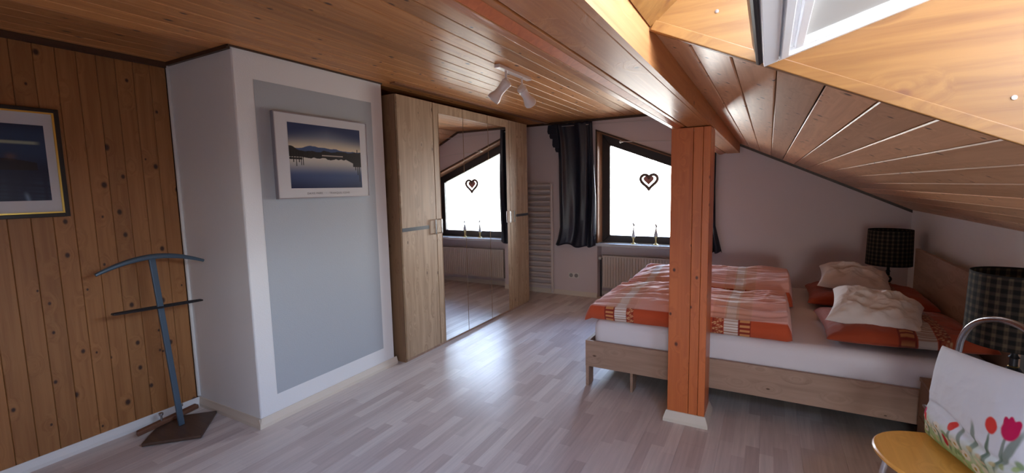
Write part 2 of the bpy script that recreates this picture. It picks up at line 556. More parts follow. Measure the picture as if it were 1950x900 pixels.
# the opposite gable, behind the viewer, with an unseen window guessed from the light; recess added to shield the left
GX0, GX1, GZ0, gtop = 0.0, 0.85, 0.45, (lambda x: 1.40 - 0.40 * x)
nw = M()
Q = lambda x, z: (x, YN, z)
nw.box(XL - 0.2, GX0, YN - 0.30, YN, -0.05, 2.5).box(GX1, XR + 0.2, YN - 0.30, YN, -0.05, 2.5).box(GX0, GX1, YN - 0.30, YN, -0.05, GZ0)
nw.prism([Q(GX0, gtop(GX0)), Q(GX1, gtop(GX1)), Q(GX1, 2.5), Q(GX0, 2.5)], (0, -0.30, 0))
obj('wall_near', nw, mt_plaster, kind='structure')
w3 = thing('guessed_window', None, None, (0.4, YN - 0.3, GZ0), kind='structure')
out = [(GX0, GZ0), (GX1, GZ0), (GX1, gtop(GX1)), (GX0, gtop(GX0))]
inn = [(GX0 + 0.07, GZ0 + 0.07), (GX1 - 0.07, GZ0 + 0.07), (GX1 - 0.07, gtop(GX1 - 0.07) - 0.08), (GX0 + 0.07, gtop(GX0 + 0.07) - 0.08)]
nf = M()
for k in range(4):
    a, b, c, d = out[k], out[(k + 1) % 4], inn[(k + 1) % 4], inn[k]
    nf.prism([(p[0], YN - 0.30, p[1]) for p in (a, b, c, d)], (0, 0.06, 0))
obj('window_frame', nf, mt_frame_dark, w3)
obj('pane', M().prism([(p[0], YN - 0.27, p[1]) for p in inn], (0, 0.006, 0)), mt_glass, w3)
obj('wall_right', M().box(XR, XR + 0.15, YN - 0.1, YF + 0.2, -0.05, roof(XR) + 0.01), mt_knee, kind='structure')
# gable wall with the recess that holds window and radiator
NX0, NX1, NZ0, ND = -1.90, -0.62, 0.69, 0.17
ntop = lambda x: 2.115 - 0.392 * (x + 1.90)
P = lambda x, z: (x, YF, z)
D = (0, 0.33, 0)
obj('wall_far', M().prism([P(XL - 0.2, -0.05), P(NX0, -0.05), P(NX0, ZC + 0.1), P(XL - 0.2, ZC + 0.1)], D), mt_gable, kind='structure')
obj('wall_far', M().prism([P(NX0, ntop(NX0)), P(NX1, ntop(NX1)), P(NX1, roof(NX1) + 0.09), P(XK, ZC + 0.1), P(NX0, ZC + 0.1)], D), mt_gable, kind='structure')
obj('wall_far', M().prism([P(NX1, -0.05), P(XR + 0.15, -0.05), P(XR + 0.15, roof(XR + 0.15) + 0.09), P(NX1, roof(NX1) + 0.09)], D), mt_gable, kind='structure')
obj('wall_recess', M().box(NX0, NX1, YF + ND, YF + 0.33, -0.05, NZ0), mt_gable, kind='structure')

# ------------------------------------------------------------------ ceilings
ce = obj('ceiling', M().box(XL - 0.2, XK + 0.02, YN - 0.1, YF + 0.3, ZC + 0.015, ZC + 0.05), mt_backing, kind='structure')
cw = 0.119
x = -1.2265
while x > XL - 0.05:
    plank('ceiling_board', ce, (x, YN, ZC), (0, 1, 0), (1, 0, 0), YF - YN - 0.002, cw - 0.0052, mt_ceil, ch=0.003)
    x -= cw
sl = M()


def slab(x0, x1, y0, y1, off0=0.0155, off1=0.05):
    n = Vector((SS, 0, SC))
    a = Vector((x0, y0, roof(x0))) + n * off0
    b = Vector((x1, y0, roof(x1))) + n * off0
    sl.prism([a, b, b + n * (off1 - off0), a + n * (off1 - off0)], (0, y1 - y0, 0))


slab(XK - 0.02, XS0 - 0.02, YN - 0.1, YF + 0.3)
slab(XS1 + 0.02, XR + 0.2, YN - 0.1, YF + 0.3)
slab(XS0 - 0.02, XS1 + 0.02, YN - 0.1, YS0 - 0.017)
slab(XS0 - 0.02, XS1 + 0.02, YS1 + 0.017, YF + 0.3)
cs = obj('ceiling', sl, mt_backing, kind='structure')
sv = Vector((SC, 0, -SS))
cws = 0.115
hx = cws * SC


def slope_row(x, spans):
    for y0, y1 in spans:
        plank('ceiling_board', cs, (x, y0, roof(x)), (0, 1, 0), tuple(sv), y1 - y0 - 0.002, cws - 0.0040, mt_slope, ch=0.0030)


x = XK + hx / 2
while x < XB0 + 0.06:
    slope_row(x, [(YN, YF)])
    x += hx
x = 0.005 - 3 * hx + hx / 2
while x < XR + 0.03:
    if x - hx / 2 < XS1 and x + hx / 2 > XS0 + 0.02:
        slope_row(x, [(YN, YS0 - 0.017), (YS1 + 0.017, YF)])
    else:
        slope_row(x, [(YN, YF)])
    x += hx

# dark trims where ceilings meet walls
obj('trim_1', M().box(XL, XL + 0.02, YN, 1.56, ZC - 0.035, ZC), mt_darkwood, kind='structure')
obj('trim_2', M().box(XL, -2.68, 1.558, 1.578, ZC - 0.022, ZC), mt_darkwood, kind='structure')
obj('trim_3', M().box(-2.679, -2.668, 1.56, 2.738, ZC - 0.010, ZC), mt_darkwood, kind='structure')
obj('trim_4', M().prism([(-3.3, YF, ZC - 0.028), (XK, YF, ZC - 0.028), (XB0, YF, roof(XB0) - 0.028), (XB0, YF, roof(XB0)), (XK, YF, ZC), (-3.3, YF, ZC)], (0, -0.018, 0)), mt_darkwood, kind='structure')
obj('trim_5', M().prism([(XB1, YF, roof(XB1) - 0.026), (XR, YF, roof(XR) - 0.026), (XR, YF, roof(XR)), (XB1, YF, roof(XB1))], (0, -0.018, 0)), mt_darkwood, kind='structure')
obj('trim_6', M().box(-2.60, -2.545, 2.75, YF - 0.02, ZC - 0.012, ZC), mt_brown, kind='structure')
obj('trim_7', M().lathe([(0.011, 0.07), (0.011, ZC - 0.02)], (XL + 0.006, 1.574, 0), seg=10), mt_whiteskirt, kind='structure', smooth=True)


# skirtings
def skirt(name, p0, p1, inward, mat, h=0.06, t=0.016):
    p0, p1, n = Vector(p0), Vector(p1), Vector(inward)
    m = M()
    m.prism([p0, p0 + n * t, p0 + n * t + Vector((0, 0, h * 0.35)), p0 + n * t * 0.45 + Vector((0, 0, h * 0.8)), p0 + n * t * 0.3 + Vector((0, 0, h)), p0 + Vector((0, 0, h))], p1 - p0)
    return obj(name, m, mat, kind='structure')


skirt('baseboard_left', (XL, YN, 0), (XL, 1.58, 0), (1, 0, 0), mt_whiteskirt)
skirt('baseboard_chimney_side', (XL, 1.580, 0), (-2.666, 1.580, 0), (0, -1, 0), mt_cream)
skirt('baseboard_chimney', (-2.68, 1.566, 0), (-2.68, 2.760, 0), (1, 0, 0), mt_cream)
skirt('baseboard_far', (XL, YF, 0), (NX0, YF, 0), (0, -1, 0), mt_cream)
skirt('baseboard_recess', (NX0, YF + ND, 0), (NX1, YF + ND, 0), (0, -1, 0), mt_cream)
skirt('baseboard_far', (NX1, YF, 0), (XR, YF, 0), (0, -1, 0), mt_cream)
skirt('baseboard_right', (XR, YN, 0), (XR, YF, 0), (-1, 0, 0), mt_cream)

# ------------------------------------------------------------------ beam and post
ZB = 1.762
bm_ = thing('roof_beam', 'varnished boxed pine beam running along the ceiling above the post', 'beam', (-0.39, 2.0, ZB))
obj('side_board', M().prism([(XB1, YN, ZB), (XB1, YN, roof(XB1) - 0.001), (XB1 - 0.018, YN, roof(XB1 - 0.018) - 0.001), (XB1 - 0.018, YN, ZB)], (0, YF - YN - 0.002, 0)), mt_beam, bm_)
obj('side_board', M().prism([(XB0, YN, ZB - 0.008), (XB0, YN, roof(XB0) - 0.001), (XB0 + 0.026, YN, roof(XB0 + 0.026) - 0.001), (XB0 + 0.026, YN, ZB - 0.008)], (0, YF - YN - 0.002, 0)), mt_beam, bm_, bevel=0.003)
obj('bottom_board', M().box(XB0 + 0.0265, -0.4300, YN, YF - 0.002, ZB + 0.002, ZB + 0.020), mt_beam, bm_, bevel=0.003)
obj('backing_board', M().box(XB0 + 0.03, XB1 - 0.02, YN, YF - 0.003, ZB + 0.0205, ZB + 0.03), mt_backing, bm_)
obj('bottom_board', M().box(-0.4220, XB1 - 0.0185, YN, YF - 0.002, ZB, ZB + 0.018), mt_beam, bm_, bevel=0.003)
obj('cove_strip', M().prism([(XB0 + 0.0265, YN, ZB + 0.0015), (XB0 + 0.050, YN, ZB + 0.0015), (XB0 + 0.0265, YN, ZB - 0.007)], (0, YF - YN - 0.003, 0)), mt_post, bm_)

PY0, PY1 = 2.804, 3.030
po = thing('wooden_post', 'reddish varnished square post clad in boards standing before the bed', 'post', ((XB0 + XB1) / 2, 2.91, 0))
for xa, xb, nm in ((XB0 - 0.006, -0.3835, 'front_board'), (-0.3815, -0.3315, 'front_board'), (-0.3295, XB1, 'front_board')):
    obj(nm, M().box(xa, xb, PY0, PY0 + 0.016, 0.0, ZB - 0.005), mt_post, po, bevel=0.002)
obj('side_board', M().box(XB1 - 0.016, XB1, PY0 + 0.0165, 2.930, 0.0, ZB - 0.005), mt_post, po, bevel=0.002)
obj('side_board', M().box(XB1 - 0.016, XB1, 2.932, PY1 - 0.0165, 0.0, ZB - 0.005), mt_post, po, bevel=0.002)
obj('side_board', M().box(XB0 - 0.006, XB0 + 0.010, PY0 + 0.0165, PY1 - 0.0165, 0.0, ZB - 0.005), mt_post, po, bevel=0.002)
obj('back_board', M().box(XB0 - 0.006, XB1, PY1 - 0.016, PY1, 0.0, ZB - 0.005), mt_post, po, bevel=0.002)
hB = 0.066


def post_skirt(a, b, n):
    """mitred bevelled skirting along one face of the post"""
    a, b, n = Vector(a), Vector(b), Vector(n)
    d = (b - a).normalized()
    t0, t1 = 0.022, 0.006
    z = Vector((0, 0, hB))
    m = M()
    m.add([a, b, b + n * t0 + d * t0, a + n * t0 - d * t0, a + z, b + z, b + n * t1 + d * t1 + z, a + n * t1 - d * t1 + z,
           a + n * t0 - d * t0 + Vector((0, 0, 0.02)), b + n * t0 + d * t0 + Vector((0, 0, 0.02))],
          [(0, 1, 5, 4), (3, 8, 9, 2), (8, 7, 6, 9), (4, 5, 6, 7), (0, 3, 2, 1), (0, 4, 7, 8, 3), (1, 2, 9, 6, 5)])
    bmx = bmesh.new()
    me = m.mesh('skirting', mt_cream)
    bmx.from_mesh(me)
    bmesh.ops.recalc_face_normals(bmx, faces=bmx.faces)
    bmx.to_mesh(me)
    return obj('skirting', me, None, po, label='cream skirting round the foot')


post_skirt((XB0 - 0.006, PY0, 0), (XB1, PY0, 0), (0, -1, 0))
post_skirt((XB1, PY0, 0), (XB1, PY1, 0), (1, 0, 0))
post_skirt((XB1, PY1, 0), (XB0 - 0.006, PY1, 0), (0, 1, 0))
post_skirt((XB0 - 0.006, PY1, 0), (XB0 - 0.006, PY0, 0), (-1, 0, 0))

# ------------------------------------------------------------------ skylight
FX0, FZ0 = 0.010, 2.105                     # top of the frame, inner edge
L_S = 1.10
FX1, FZ1 = FX0 + L_S * SC, FZ0 - L_S * SS
sk = thing('window_2', None, None, (0.46, 0.7, 1.48), kind='structure')
tl = 0.016
YE = YS1 + 0.005


def lining(name, quad, vec):
    obj(name, M().prism(quad, vec), mt_lining, sk)


lip = 0.012
lining('lining_panel', [(XS0 - 0.004, YS1, roof(XS0) - lip), (XS1 + 0.016, YS1, roof(XS1) - lip), (FX1 + 0.016, YS1, FZ1), (FX0 + 0.02, YS1, FZ0 + 0.03), (FX0 - 0.03, YS1, FZ0 + 0.03), (XS0 - 0.035, YS1, roof(XS0) + 0.02)], (0, tl, 0))
lining('lining_panel', [(XS0 - 0.004, YS0, roof(XS0) - lip), (XS1, YS0, roof(XS1) - lip), (FX1, YS0, FZ1), (FX0, YS0, FZ0)], (0, -tl, 0))
lining('lining_panel', [(XS0, YS0, roof(XS0) - 0.004), (FX0, YS0, FZ0), (FX0 - 0.012, YS0, FZ0 + 0.013), (XS0 - 0.014, YS0, roof(XS0) + 0.010)], (0, YS1 - YS0 - 0.0015, 0))
lining('lining_panel', [(XS1, YS0, roof(XS1) - lip), (FX1, YS0, FZ1), (FX1 + 0.016, YS0, FZ1), (XS1 + 0.016, YS0, roof(XS1) - lip)], (0, YS1 - YS0, 0))
for qa, qb in (((XS0, roof(XS0)), (XS1, roof(XS1))),):
    m_ = M()
    a, b = Vector((qa[0], YS1, qa[1] - lip)), Vector((qb[0], YS1, qb[1] - lip))
    up_ = Vector((SS, 0, SC)) * 0.026
    m_.prism([a, b, b + up_, a + up_], (0, -0.007, 0))
    obj('edge_strip', m_, mt_lining, sk, bevel=0.002)
for px, pz in ((-0.128, 1.863), (0.414, 1.595)):
    obj('screw', M().lathe([(0.0045, 0), (0.0045, 0.0012), (0.002, 0.0015)], (px, YS1 - 0.0005, pz), (0, -1, 0), seg=12), mt_satin, sk)
ev = Vector((SC, 0, -SS))
nv = Vector((SS, 0, SC))
fr = M()
o0 = Vector((FX0, YS0, FZ0))
fr.obox(o0 - ev * 0.05 + Vector((0, -0.05, 0)), ev * 0.05, nv * 0.09, (0, YS1 - YS0 + 0.1, 0))
fr.obox(o0 + ev * L_S + Vector((0, -0.05, 0)), ev * 0.05, nv * 0.09, (0, YS1 - YS0 + 0.1, 0))
fr.obox(o0 + Vector((0, -0.05, 0)), ev * L_S, nv * 0.09, (0, 0.05, 0))
fr.obox(o0 + Vector((0, YS1 - YS0, 0)), ev * L_S, nv * 0.09, (0, 0.05, 0))
obj('outer_frame', fr, mt_sash, sk)
# centre-pivot sash, tilted open: top edge swung into the room
ta = math.radians(17)
se = Vector((math.cos(ta), 0, math.sin(ta)))
sn = Vector((math.sin(ta), 0, -math.cos(ta)))         # looks down at the room
SY0, SY1, SLn = YS0 + 0.045, 1.250, 1.07
so = Vector((-0.020, SY0, 1.706))
sw = SY1 - SY0
sash = M()


def ring(e0, e1, s0, s1, d0, d1):
    """rectangular ring of the sash between inset e0..e1 (along the tilt) and s0..s1 (across), room face at depth d0"""
    y = Vector((0, 1, 0))
    th = Vector(sn) * -(d1 - d0)
    b = so - sn * d0
    sash.obox(b + se * e0 + y * s0, se * (e1 - e0), y * (sw - 2 * s0), th)
    sash.obox(b + se * (SLn - e1) + y * s0, se * (e1 - e0), y * (sw - 2 * s0), th)
    sash.obox(b + se * e1 + y * s0, se * (SLn - 2 * e1), y * (s1 - s0), th)
    sash.obox(b + se * e1 + y * (sw - s1), se * (SLn - 2 * e1), y * (s1 - s0), th)


ring(0.0, 0.030, 0.0, 0.018, 0.0, 0.05)
ring(0.030, 0.034, 0.018, 0.021, 0.006, 0.05)
ring(0.034, 0.050, 0.021, 0.027, -0.003, 0.05)
ring(0.050, 0.064, 0.027, 0.031, 0.012, 0.05)
ring(0.064, 0.080, 0.031, 0.038, 0.004, 0.05)
sa = obj('sash', sash, mt_sash, sk, bevel=0.0025)
y_ = Vector((0, 1, 0))
obj('blind', M().obox(so - sn * 0.022 + se * 0.08 + y_ * 0.038, se * (SLn - 0.16), y_ * (sw - 0.076), -sn * 0.002), mt_blind, sa, label='grey blind behind the white sash')
obj('pane', M().obox(so - sn * 0.034 + se * 0.08 + y_ * 0.038, se * (SLn - 0.16), y_ * (sw - 0.076), -sn * 0.004), mt_glass, sa)
gk = M()
gk.obox(so - sn * 0.010 - se * 0.007, se * 0.007, y_ * sw, -sn * 0.016)
gk.tube([so - sn * 0.014 - se * 0.007, so - sn * 0.014 - se * 0.007 + y_ * sw], 0.006, 8)
obj('gasket', gk, mt_gasket, sa)
ac = M()
ac.obox(so - sn * 0.026 - se * 0.010 + y_ * 0.0, se * 0.0105, y_ * (sw - 0.02), -sn * 0.026)
obj('cladding', ac, mt_alu, sa)

# ------------------------------------------------------------------ gable window
YW = YF + ND
wn = thing('window_1', None, None, (-1.26, YW, NZ0), kind='structure')
itop = lambda x: 1.945 - 0.390 * (x + 1.787)
out = [(NX0, NZ0), (NX1, NZ0), (NX1, ntop(NX1)), (NX0, ntop(NX0))]
inn = [(-1.787, 0.80), (-0.735, 0.80), (-0.735, itop(-0.735)), (-1.787, itop(-1.787))]
fm = M()
for k in range(4):
    a, b = out[k], out[(k + 1) % 4]
    c, d = inn[(k + 1) % 4], inn[k]
    fm.prism([(p[0], YW, p[1]) for p in (a, b, c, d)], (0, 0.075, 0))
obj('window_frame', fm, mt_frame_dark, wn, bevel=0.006)
obj('pane', M().prism([(p[0], YW + 0.035, p[1]) for p in [(-1.80, 0.79), (-0.72, 0.79), (-0.72, itop(-0.72) + 0.012), (-1.80, itop(-1.80) + 0.012)]], (0, 0.006, 0)), mt_glass, wn)
jm = M()
jm.box(NX0, NX0 + 0.012, YF - 0.012, YW, NZ0 + 0.022, ntop(NX0 + 0.012))
obj('reveal_lining', jm, mt_brown, wn)
obj('reveal_lining', M().prism([(NX0, YF - 0.012, ntop(NX0)), (NX1, YF - 0.012, ntop(NX1)), (NX1, YF - 0.012, ntop(NX1) - 0.012), (NX0, YF - 0.012, ntop(NX0) - 0.012)], (0, ND + 0.012, 0)), mt_brown, wn)
obj('reveal_lining', M().box(NX1 - 0.012, NX1, YF - 0.012, YW, NZ0 + 0.022, ntop(NX1) - 0.014), mt_brown, wn)
obj('casing', M().box(NX0 - 0.016, NX0, YF - 0.014, YF, NZ0 + 0.022, ntop(NX0) + 0.02), mt_darkwood, wn)
obj('casing', M().prism([(NX0 - 0.016, YF, ntop(NX0) + 0.026), (NX1, YF, ntop(NX1) + 0.02), (NX1, YF, ntop(NX1)), (NX0 - 0.016, YF, ntop(NX0) + 0.006)], (0, -0.014, 0)), mt_darkwood, wn)
obj('window_sill', M().box(NX0 - 0.02, NX1 + 0.02, YF - 0.055, YW - 0.001, NZ0 - 0.012, NZ0 + 0.022), mt_marble, wn, bevel=0.004)
ZS = NZ0 + 0.022

# heart garland in the window
ht = thing('hanging_heart', 'brown wicker heart ring with a small red heart inside hanging in the window', 'decoration', (-1.285, 5.742, 1.37))


def heart(n, s):
    pts = []
    for k in range(n):
        t = 2 * pi * k / n
        pts.append((s * 16 * math.sin(t) ** 3 / 17, s * (13 * math.cos(t) - 5 * math.cos(2 * t) - 2 * math.cos(3 * t) - math.cos(4 * t)) / 17))
    return pts


hc = (-1.285, 5.742, 1.487)
ringp = [(hc[0] + a, hc[1], hc[2] + b * 1.0) for a, b in heart(44, 0.108)]
hm = M()
hm.tube(ringp, 0.018, 8, closed=True)
for ph in (0, 2.1, 4.2):
    tw = []
    for k, p in enumerate(ringp):
        a = k * 1.7 + ph
        tw.append((p[0] + 0.011 * math.cos(a), p[1] + 0.010 * math.sin(a * 1.3), p[2] + 0.011 * math.sin(a)))
    hm.tube(tw, 0.0055, 5, closed=True)
obj('wicker_ring', hm, mt_wicker, ht, smooth=True)
hp = [(hc[0] + a - 0.004, hc[1] - 0.005, hc[2] + 0.012 + b) for a, b in heart(30, 0.066)]
obj('inner_heart', M().prism(hp, (0, 0.010, 0)), mt_redheart, ht, bevel=0.002)
obj('string', M().tube([(hc[0], hc[1], hc[2] + 0.060), (hc[0], hc[1], itop(hc[0]) - 0.02), (hc[0], YW - 0.003, itop(hc[0]) + 0.03)], 0.0008, 5), mt_wire, ht)

# candlesticks on the sill
for k, (cx, lab) in enumerate(((-1.452, 'left of two brass candlesticks on the window sill, slim candle'), (-1.180, 'right of two brass candlesticks on the window sill, nearer the post'))):
    t = thing('candlestick', lab, 'candlestick', (cx, 5.675, ZS), 'candlesticks on the window sill')
    ox = (cx, 5.675, ZS)
    hbase = 0.085 if k == 0 else 0.105
    obj('holder', M().lathe([(0.036, 0), (0.036, 0.006), (0.022, 0.012), (0.011, 0.022), (0.014, 0.034), (0.009, 0.045), (0.012, hbase - 0.02), (0.020, hbase - 0.008), (0.020, hbase), (0.012, hbase)], ox, seg=20), mt_brass, t, smooth=True)
    cm = M()
    n = 20
    r0 = 0.024 if k == 0 else 0.030
    cm.lathe([(r0 * (1 - 0.85 * (j / n)) * (1 + 0.06 * math.sin(j * 2.2)), hbase + 0.0005 + j / n * (0.13 if k == 0 else 0.10)) for j in range(n + 1)], ox, seg=14)
    ct = obj('candle', cm, mt_candle, t, smooth=True)
    zt = ZS + hbase + (0.13 if k == 0 else 0.10)
    fp = [(cx + 0.006 * math.sin(j * 0.9), 5.675, zt + j * 0.009) for j in range(7)]
    obj('candle_tip', M().tube(fp, [0.006, 0.009, 0.012, 0.0125, 0.011, 0.008, 0.004], 8), mt_candle, t, smooth=True)

# radiator in the recess
rd = thing('radiator', 'cream ribbed panel radiator under the window sill', 'radiator', (-1.25, 5.70, 0.12))
rm = M()
x = -1.845
nr = 34
wr = (0.655 + 0.545) / nr
for k in range(nr):
    xa = x + k * wr
    rm.prism([(xa + 0.004, 5.668, 0.145), (xa + wr - 0.004, 5.668, 0.145), (xa + wr, 5.676, 0.145), (xa, 5.676, 0.145)], (0, 0, 0.385))
rm.box(x, x + nr * wr, 5.676, 5.690, 0.13, 0.545)
rm.box(x, x + nr * wr, 5.667, 5.690, 0.530, 0.548)
rm.box(x, x + nr * wr, 5.667, 5.690, 0.128, 0.146)
obj('front_panel', rm, mt_rad, rd)
obj('back_panel', M().box(x, x + nr * wr, 5.735, 5.750, 0.13, 0.545).box(x + 0.1, x + 0.13, 5.75, YW, 0.3, 0.5).box(x + 1.0, x + 1.03, 5.75, YW, 0.3, 0.5), mt_rad, rd)
gm = M()
for k in range(40):
    gm.box(x + 0.01 + k * 0.0295, x + 0.03 + k * 0.0295, 5.69, 5.735, 0.538, 0.546)
obj('top_grille', gm, mt_rad, rd)
obj('side_cover', M().box(x - 0.003, x, 5.667, 5.750, 0.128, 0.548), mt_rad, rd)
obj('pipe', M().tube([(x - 0.002, 5.71, 0.50), (x - 0.035, 5.71, 0.50)], 0.010, 10).tube([(x - 0.035, 5.71, 0.51), (x - 0.035, 5.71, 0.0)], 0.008, 10), mt_darkmetal, rd, smooth=True)
obj('thermostat_knob', M().lathe([(0.012, 0), (0.020, 0.006), (0.022, 0.05), (0.018, 0.062), (0.008, 0.064)], (x - 0.03, 5.71, 0.505), (-0.86, -0.5, 0), seg=18), mt_plastic, rd, smooth=True)

# towel radiator on the gable wall
tr = thing('towel_radiator', 'tall white ladder towel radiator on the wall beside the wardrobe', 'radiator', (-2.77, 5.56, 0.05))
for xx in (-2.510, -3.02):
    obj('upright', M().box(xx - 0.016, xx + 0.016, 5.555, 5.585, 0.02, 1.475), mt_towel, tr, bevel=0.006)
for k in range(19):
    z = 0.125 + k * 0.0745
    obj('rung', M().tube([(-3.01, 5.562, z), (-2.52, 5.562, z)], 0.022, 12, flat=0.9) if k == 0 else bpy.data.meshes['rung'], mt_towel, tr, smooth=True).location += Vector((0, 0, k * 0.0745))
for xx in (-2.60, -2.93):
    for zz in (0.25, 1.3):
        obj('bracket', M().tube([(xx, 5.565, zz), (xx, YF, zz)], 0.012, 8), mt_towel, tr)

# sockets
sk2 = thing('wall_socket', 'white double wall socket below the dark curtain', 'socket', (-2.22, YF, 0.27))
obj('plate', M().box(-2.292, -2.148, YF - 0.010, YF, 0.234, 0.306), mt_plastic, sk2, bevel=0.004)
for xx in (-2.256, -2.184):
    obj('socket_well', M().lathe([(0.026, 0), (0.026, 0.003), (0.020, 0.003), (0.019, 0.0005)], (xx, YF - 0.010, 0.27), (0, -1, 0), seg=20), mt_plastic_dim, sk2, smooth=True)

# ------------------------------------------------------------------ curtain wires and curtains
w1_ = thing('curtain_wire', 'thin upper curtain wire holding the dark curtain', 'wire', (-1.7, 5.54, 2.19))
obj('wire', M().tube([(-2.55, YF, 2.205), (-2.52, 5.54, 2.205), (-1.9, 5.54, 2.198), (-1.15, 5.54, 2.180), (-0.95, 5.54, 2.180), (-0.93, YF, 2.180)], 0.004, 6), mt_wire, w1_, smooth=True)
w2_ = thing('curtain_wire', 'thin lower curtain wire with a white knob above the window', 'wire', (-1.1, 5.55, 1.95))
obj('wire', M().tube([(-1.575, 5.55, 1.962), (-1.0, 5.55, 1.935), (-0.42, 5.55, 1.80)], 0.004, 6), mt_wire, w2_, smooth=True)
obj('knob', M().lathe([(0.004, 0), (0.014, 0.006), (0.016, 0.016), (0.011, 0.026), (0.003, 0.03)], (-1.570, 5.55, 1.960), (-1, 0, 0.05), seg=14), mt_plastic, w2_, smooth=True)
obj('bracket', M().tube([(-1.575, 5.55, 1.962), (-1.575, YF, 1.962)], 0.004, 6), mt_plastic, w2_)
obj('bracket', M().tube([(-0.42, 5.55, 1.80), (-0.42, YF, 1.80)], 0.004, 6), mt_plastic, w2_)


def curtain_mesh(nu, nv, left, right, ztop, zbot, yc, amp, waves, seed):
    m = M()
    vs = []
    for j in range(nv + 1):
        v = j / nv
        for i in range(nu + 1):
            u = i / nu
            xl, xr = left(v), right(v)
            a = amp * (0.45 + 0.55 * min(1, v * 1.6)) * (0.5 + 0.5 * min(1, (1.001 - v) * 9))
            wv = u * waves + 0.35 * math.sin(u * 5 + seed) + 0.10 * math.sin(v * 3 + u * 4 + seed)
            y = yc + a * math.sin(2 * pi * wv) + 0.006 * math.sin(2 * pi * (wv * 2.3 + v * .5 + seed))
            zb = zbot + 0.012 * math.sin(2 * pi * wv + 1.2) + 0.01 * math.sin(u * 7)
            vs.append((xl + (xr - xl) * u + 0.012 * math.cos(2 * pi * wv) * v, y, ztop + (zb - ztop) * v + 0.006 * math.sin(u * 31 + seed) * (1 - v)))
    fs = [(j * (nu + 1) + i, j * (nu + 1) + i + 1, (j + 1) * (nu + 1) + i + 1, (j + 1) * (nu + 1) + i) for j in range(nv) for i in range(nu)]
    m.add(vs, fs)
    return m


def lerp_tab(tab):
    def f(v):
        for (a, x0), (b, x1) in zip(tab, tab[1:]):
            if v <= b: return x0 + (x1 - x0) * (v - a) / (b - a)
        return tab[-1][1]
    return f


ct1 = thing('curtain', 'dark navy satin curtain gathered left of the window', 'curtain', (-2.17, 5.53, 0.67))
o = obj('panel', curtain_mesh(150, 60, lerp_tab([(0, -2.44), (0.12, -2.40), (0.3, -2.385), (0.85, -2.39), (0.95, -2.42), (1, -2.45)]), lerp_tab([(0, -1.93), (0.6, -1.90), (1, -1.905)]), 2.235, 0.672, 5.535, 0.030, 3.1, 0.9), mt_curtain, ct1, smooth=True)
so_ = o.modifiers.new('thickness', 'SOLIDIFY'); so_.thickness = 0.003
# stepped fold of the heading that hangs out at the left
st = M()
for k, (xa, xb, za, zb) in enumerate(((-2.535, -2.40, 2.115, 2.225), (-2.510, -2.39, 2.055, 2.19), (-2.475, -2.38, 1.945, 2.17), (-2.440, -2.375, 1.885, 2.12))):
    yk = 5.515 + 0.009 * k
    st.prism([(xa + 0.010, yk, zb), (xb, yk, zb + 0.01), (xb, yk, za - 0.01), (xa + 0.012, yk, za), (xa, yk, za + 0.03)], (0, 0.006, 0))
obj('heading_fold', st, mt_curtain, ct1, bevel=0.002)
ct2 = thing('curtain', 'dark curtain half hidden behind the wooden post', 'curtain', (-0.58, 5.55, 0.66))
o = obj('panel', curtain_mesh(60, 40, lerp_tab([(0, -0.72), (1, -0.76)]), lerp_tab([(0, -0.52), (0.4, -0.515), (0.75, -0.50), (1, -0.425)]), 1.85, 0.675, 5.548, 0.022, 3.2, 2.0), mt_curtain, ct2, smooth=True)
so_ = o.modifiers.new('thickness', 'SOLIDIFY'); so_.thickness = 0.003

# ------------------------------------------------------------------ wardrobe
XW, WY0, WY1, WH = -2.59, 2.798, 5.045, 2.195
wd = thing('wardrobe', 'large oak-look wardrobe with three mirrored doors along the left wall', 'wardrobe', (XW - 0.3, (WY0 + WY1) / 2, 0))
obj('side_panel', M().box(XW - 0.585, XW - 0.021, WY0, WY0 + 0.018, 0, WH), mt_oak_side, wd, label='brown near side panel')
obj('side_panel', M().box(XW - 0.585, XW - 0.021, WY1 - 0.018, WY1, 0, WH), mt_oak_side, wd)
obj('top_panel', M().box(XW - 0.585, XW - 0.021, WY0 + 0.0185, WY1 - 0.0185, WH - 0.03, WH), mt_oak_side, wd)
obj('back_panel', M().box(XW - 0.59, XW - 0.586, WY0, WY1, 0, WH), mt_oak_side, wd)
obj('interior', M().box(XW - 0.05, XW - 0.0215, WY0 + 0.019, WY1 - 0.019, 0.045, WH - 0.031), mt_backing, wd)
obj('plinth', M().box(XW - 0.035, XW - 0.0195, WY0 + 0.0185, WY1 - 0.0185, 0, 0.042), mt_oak_y, wd)
dw = (WY1 - WY0) / 5
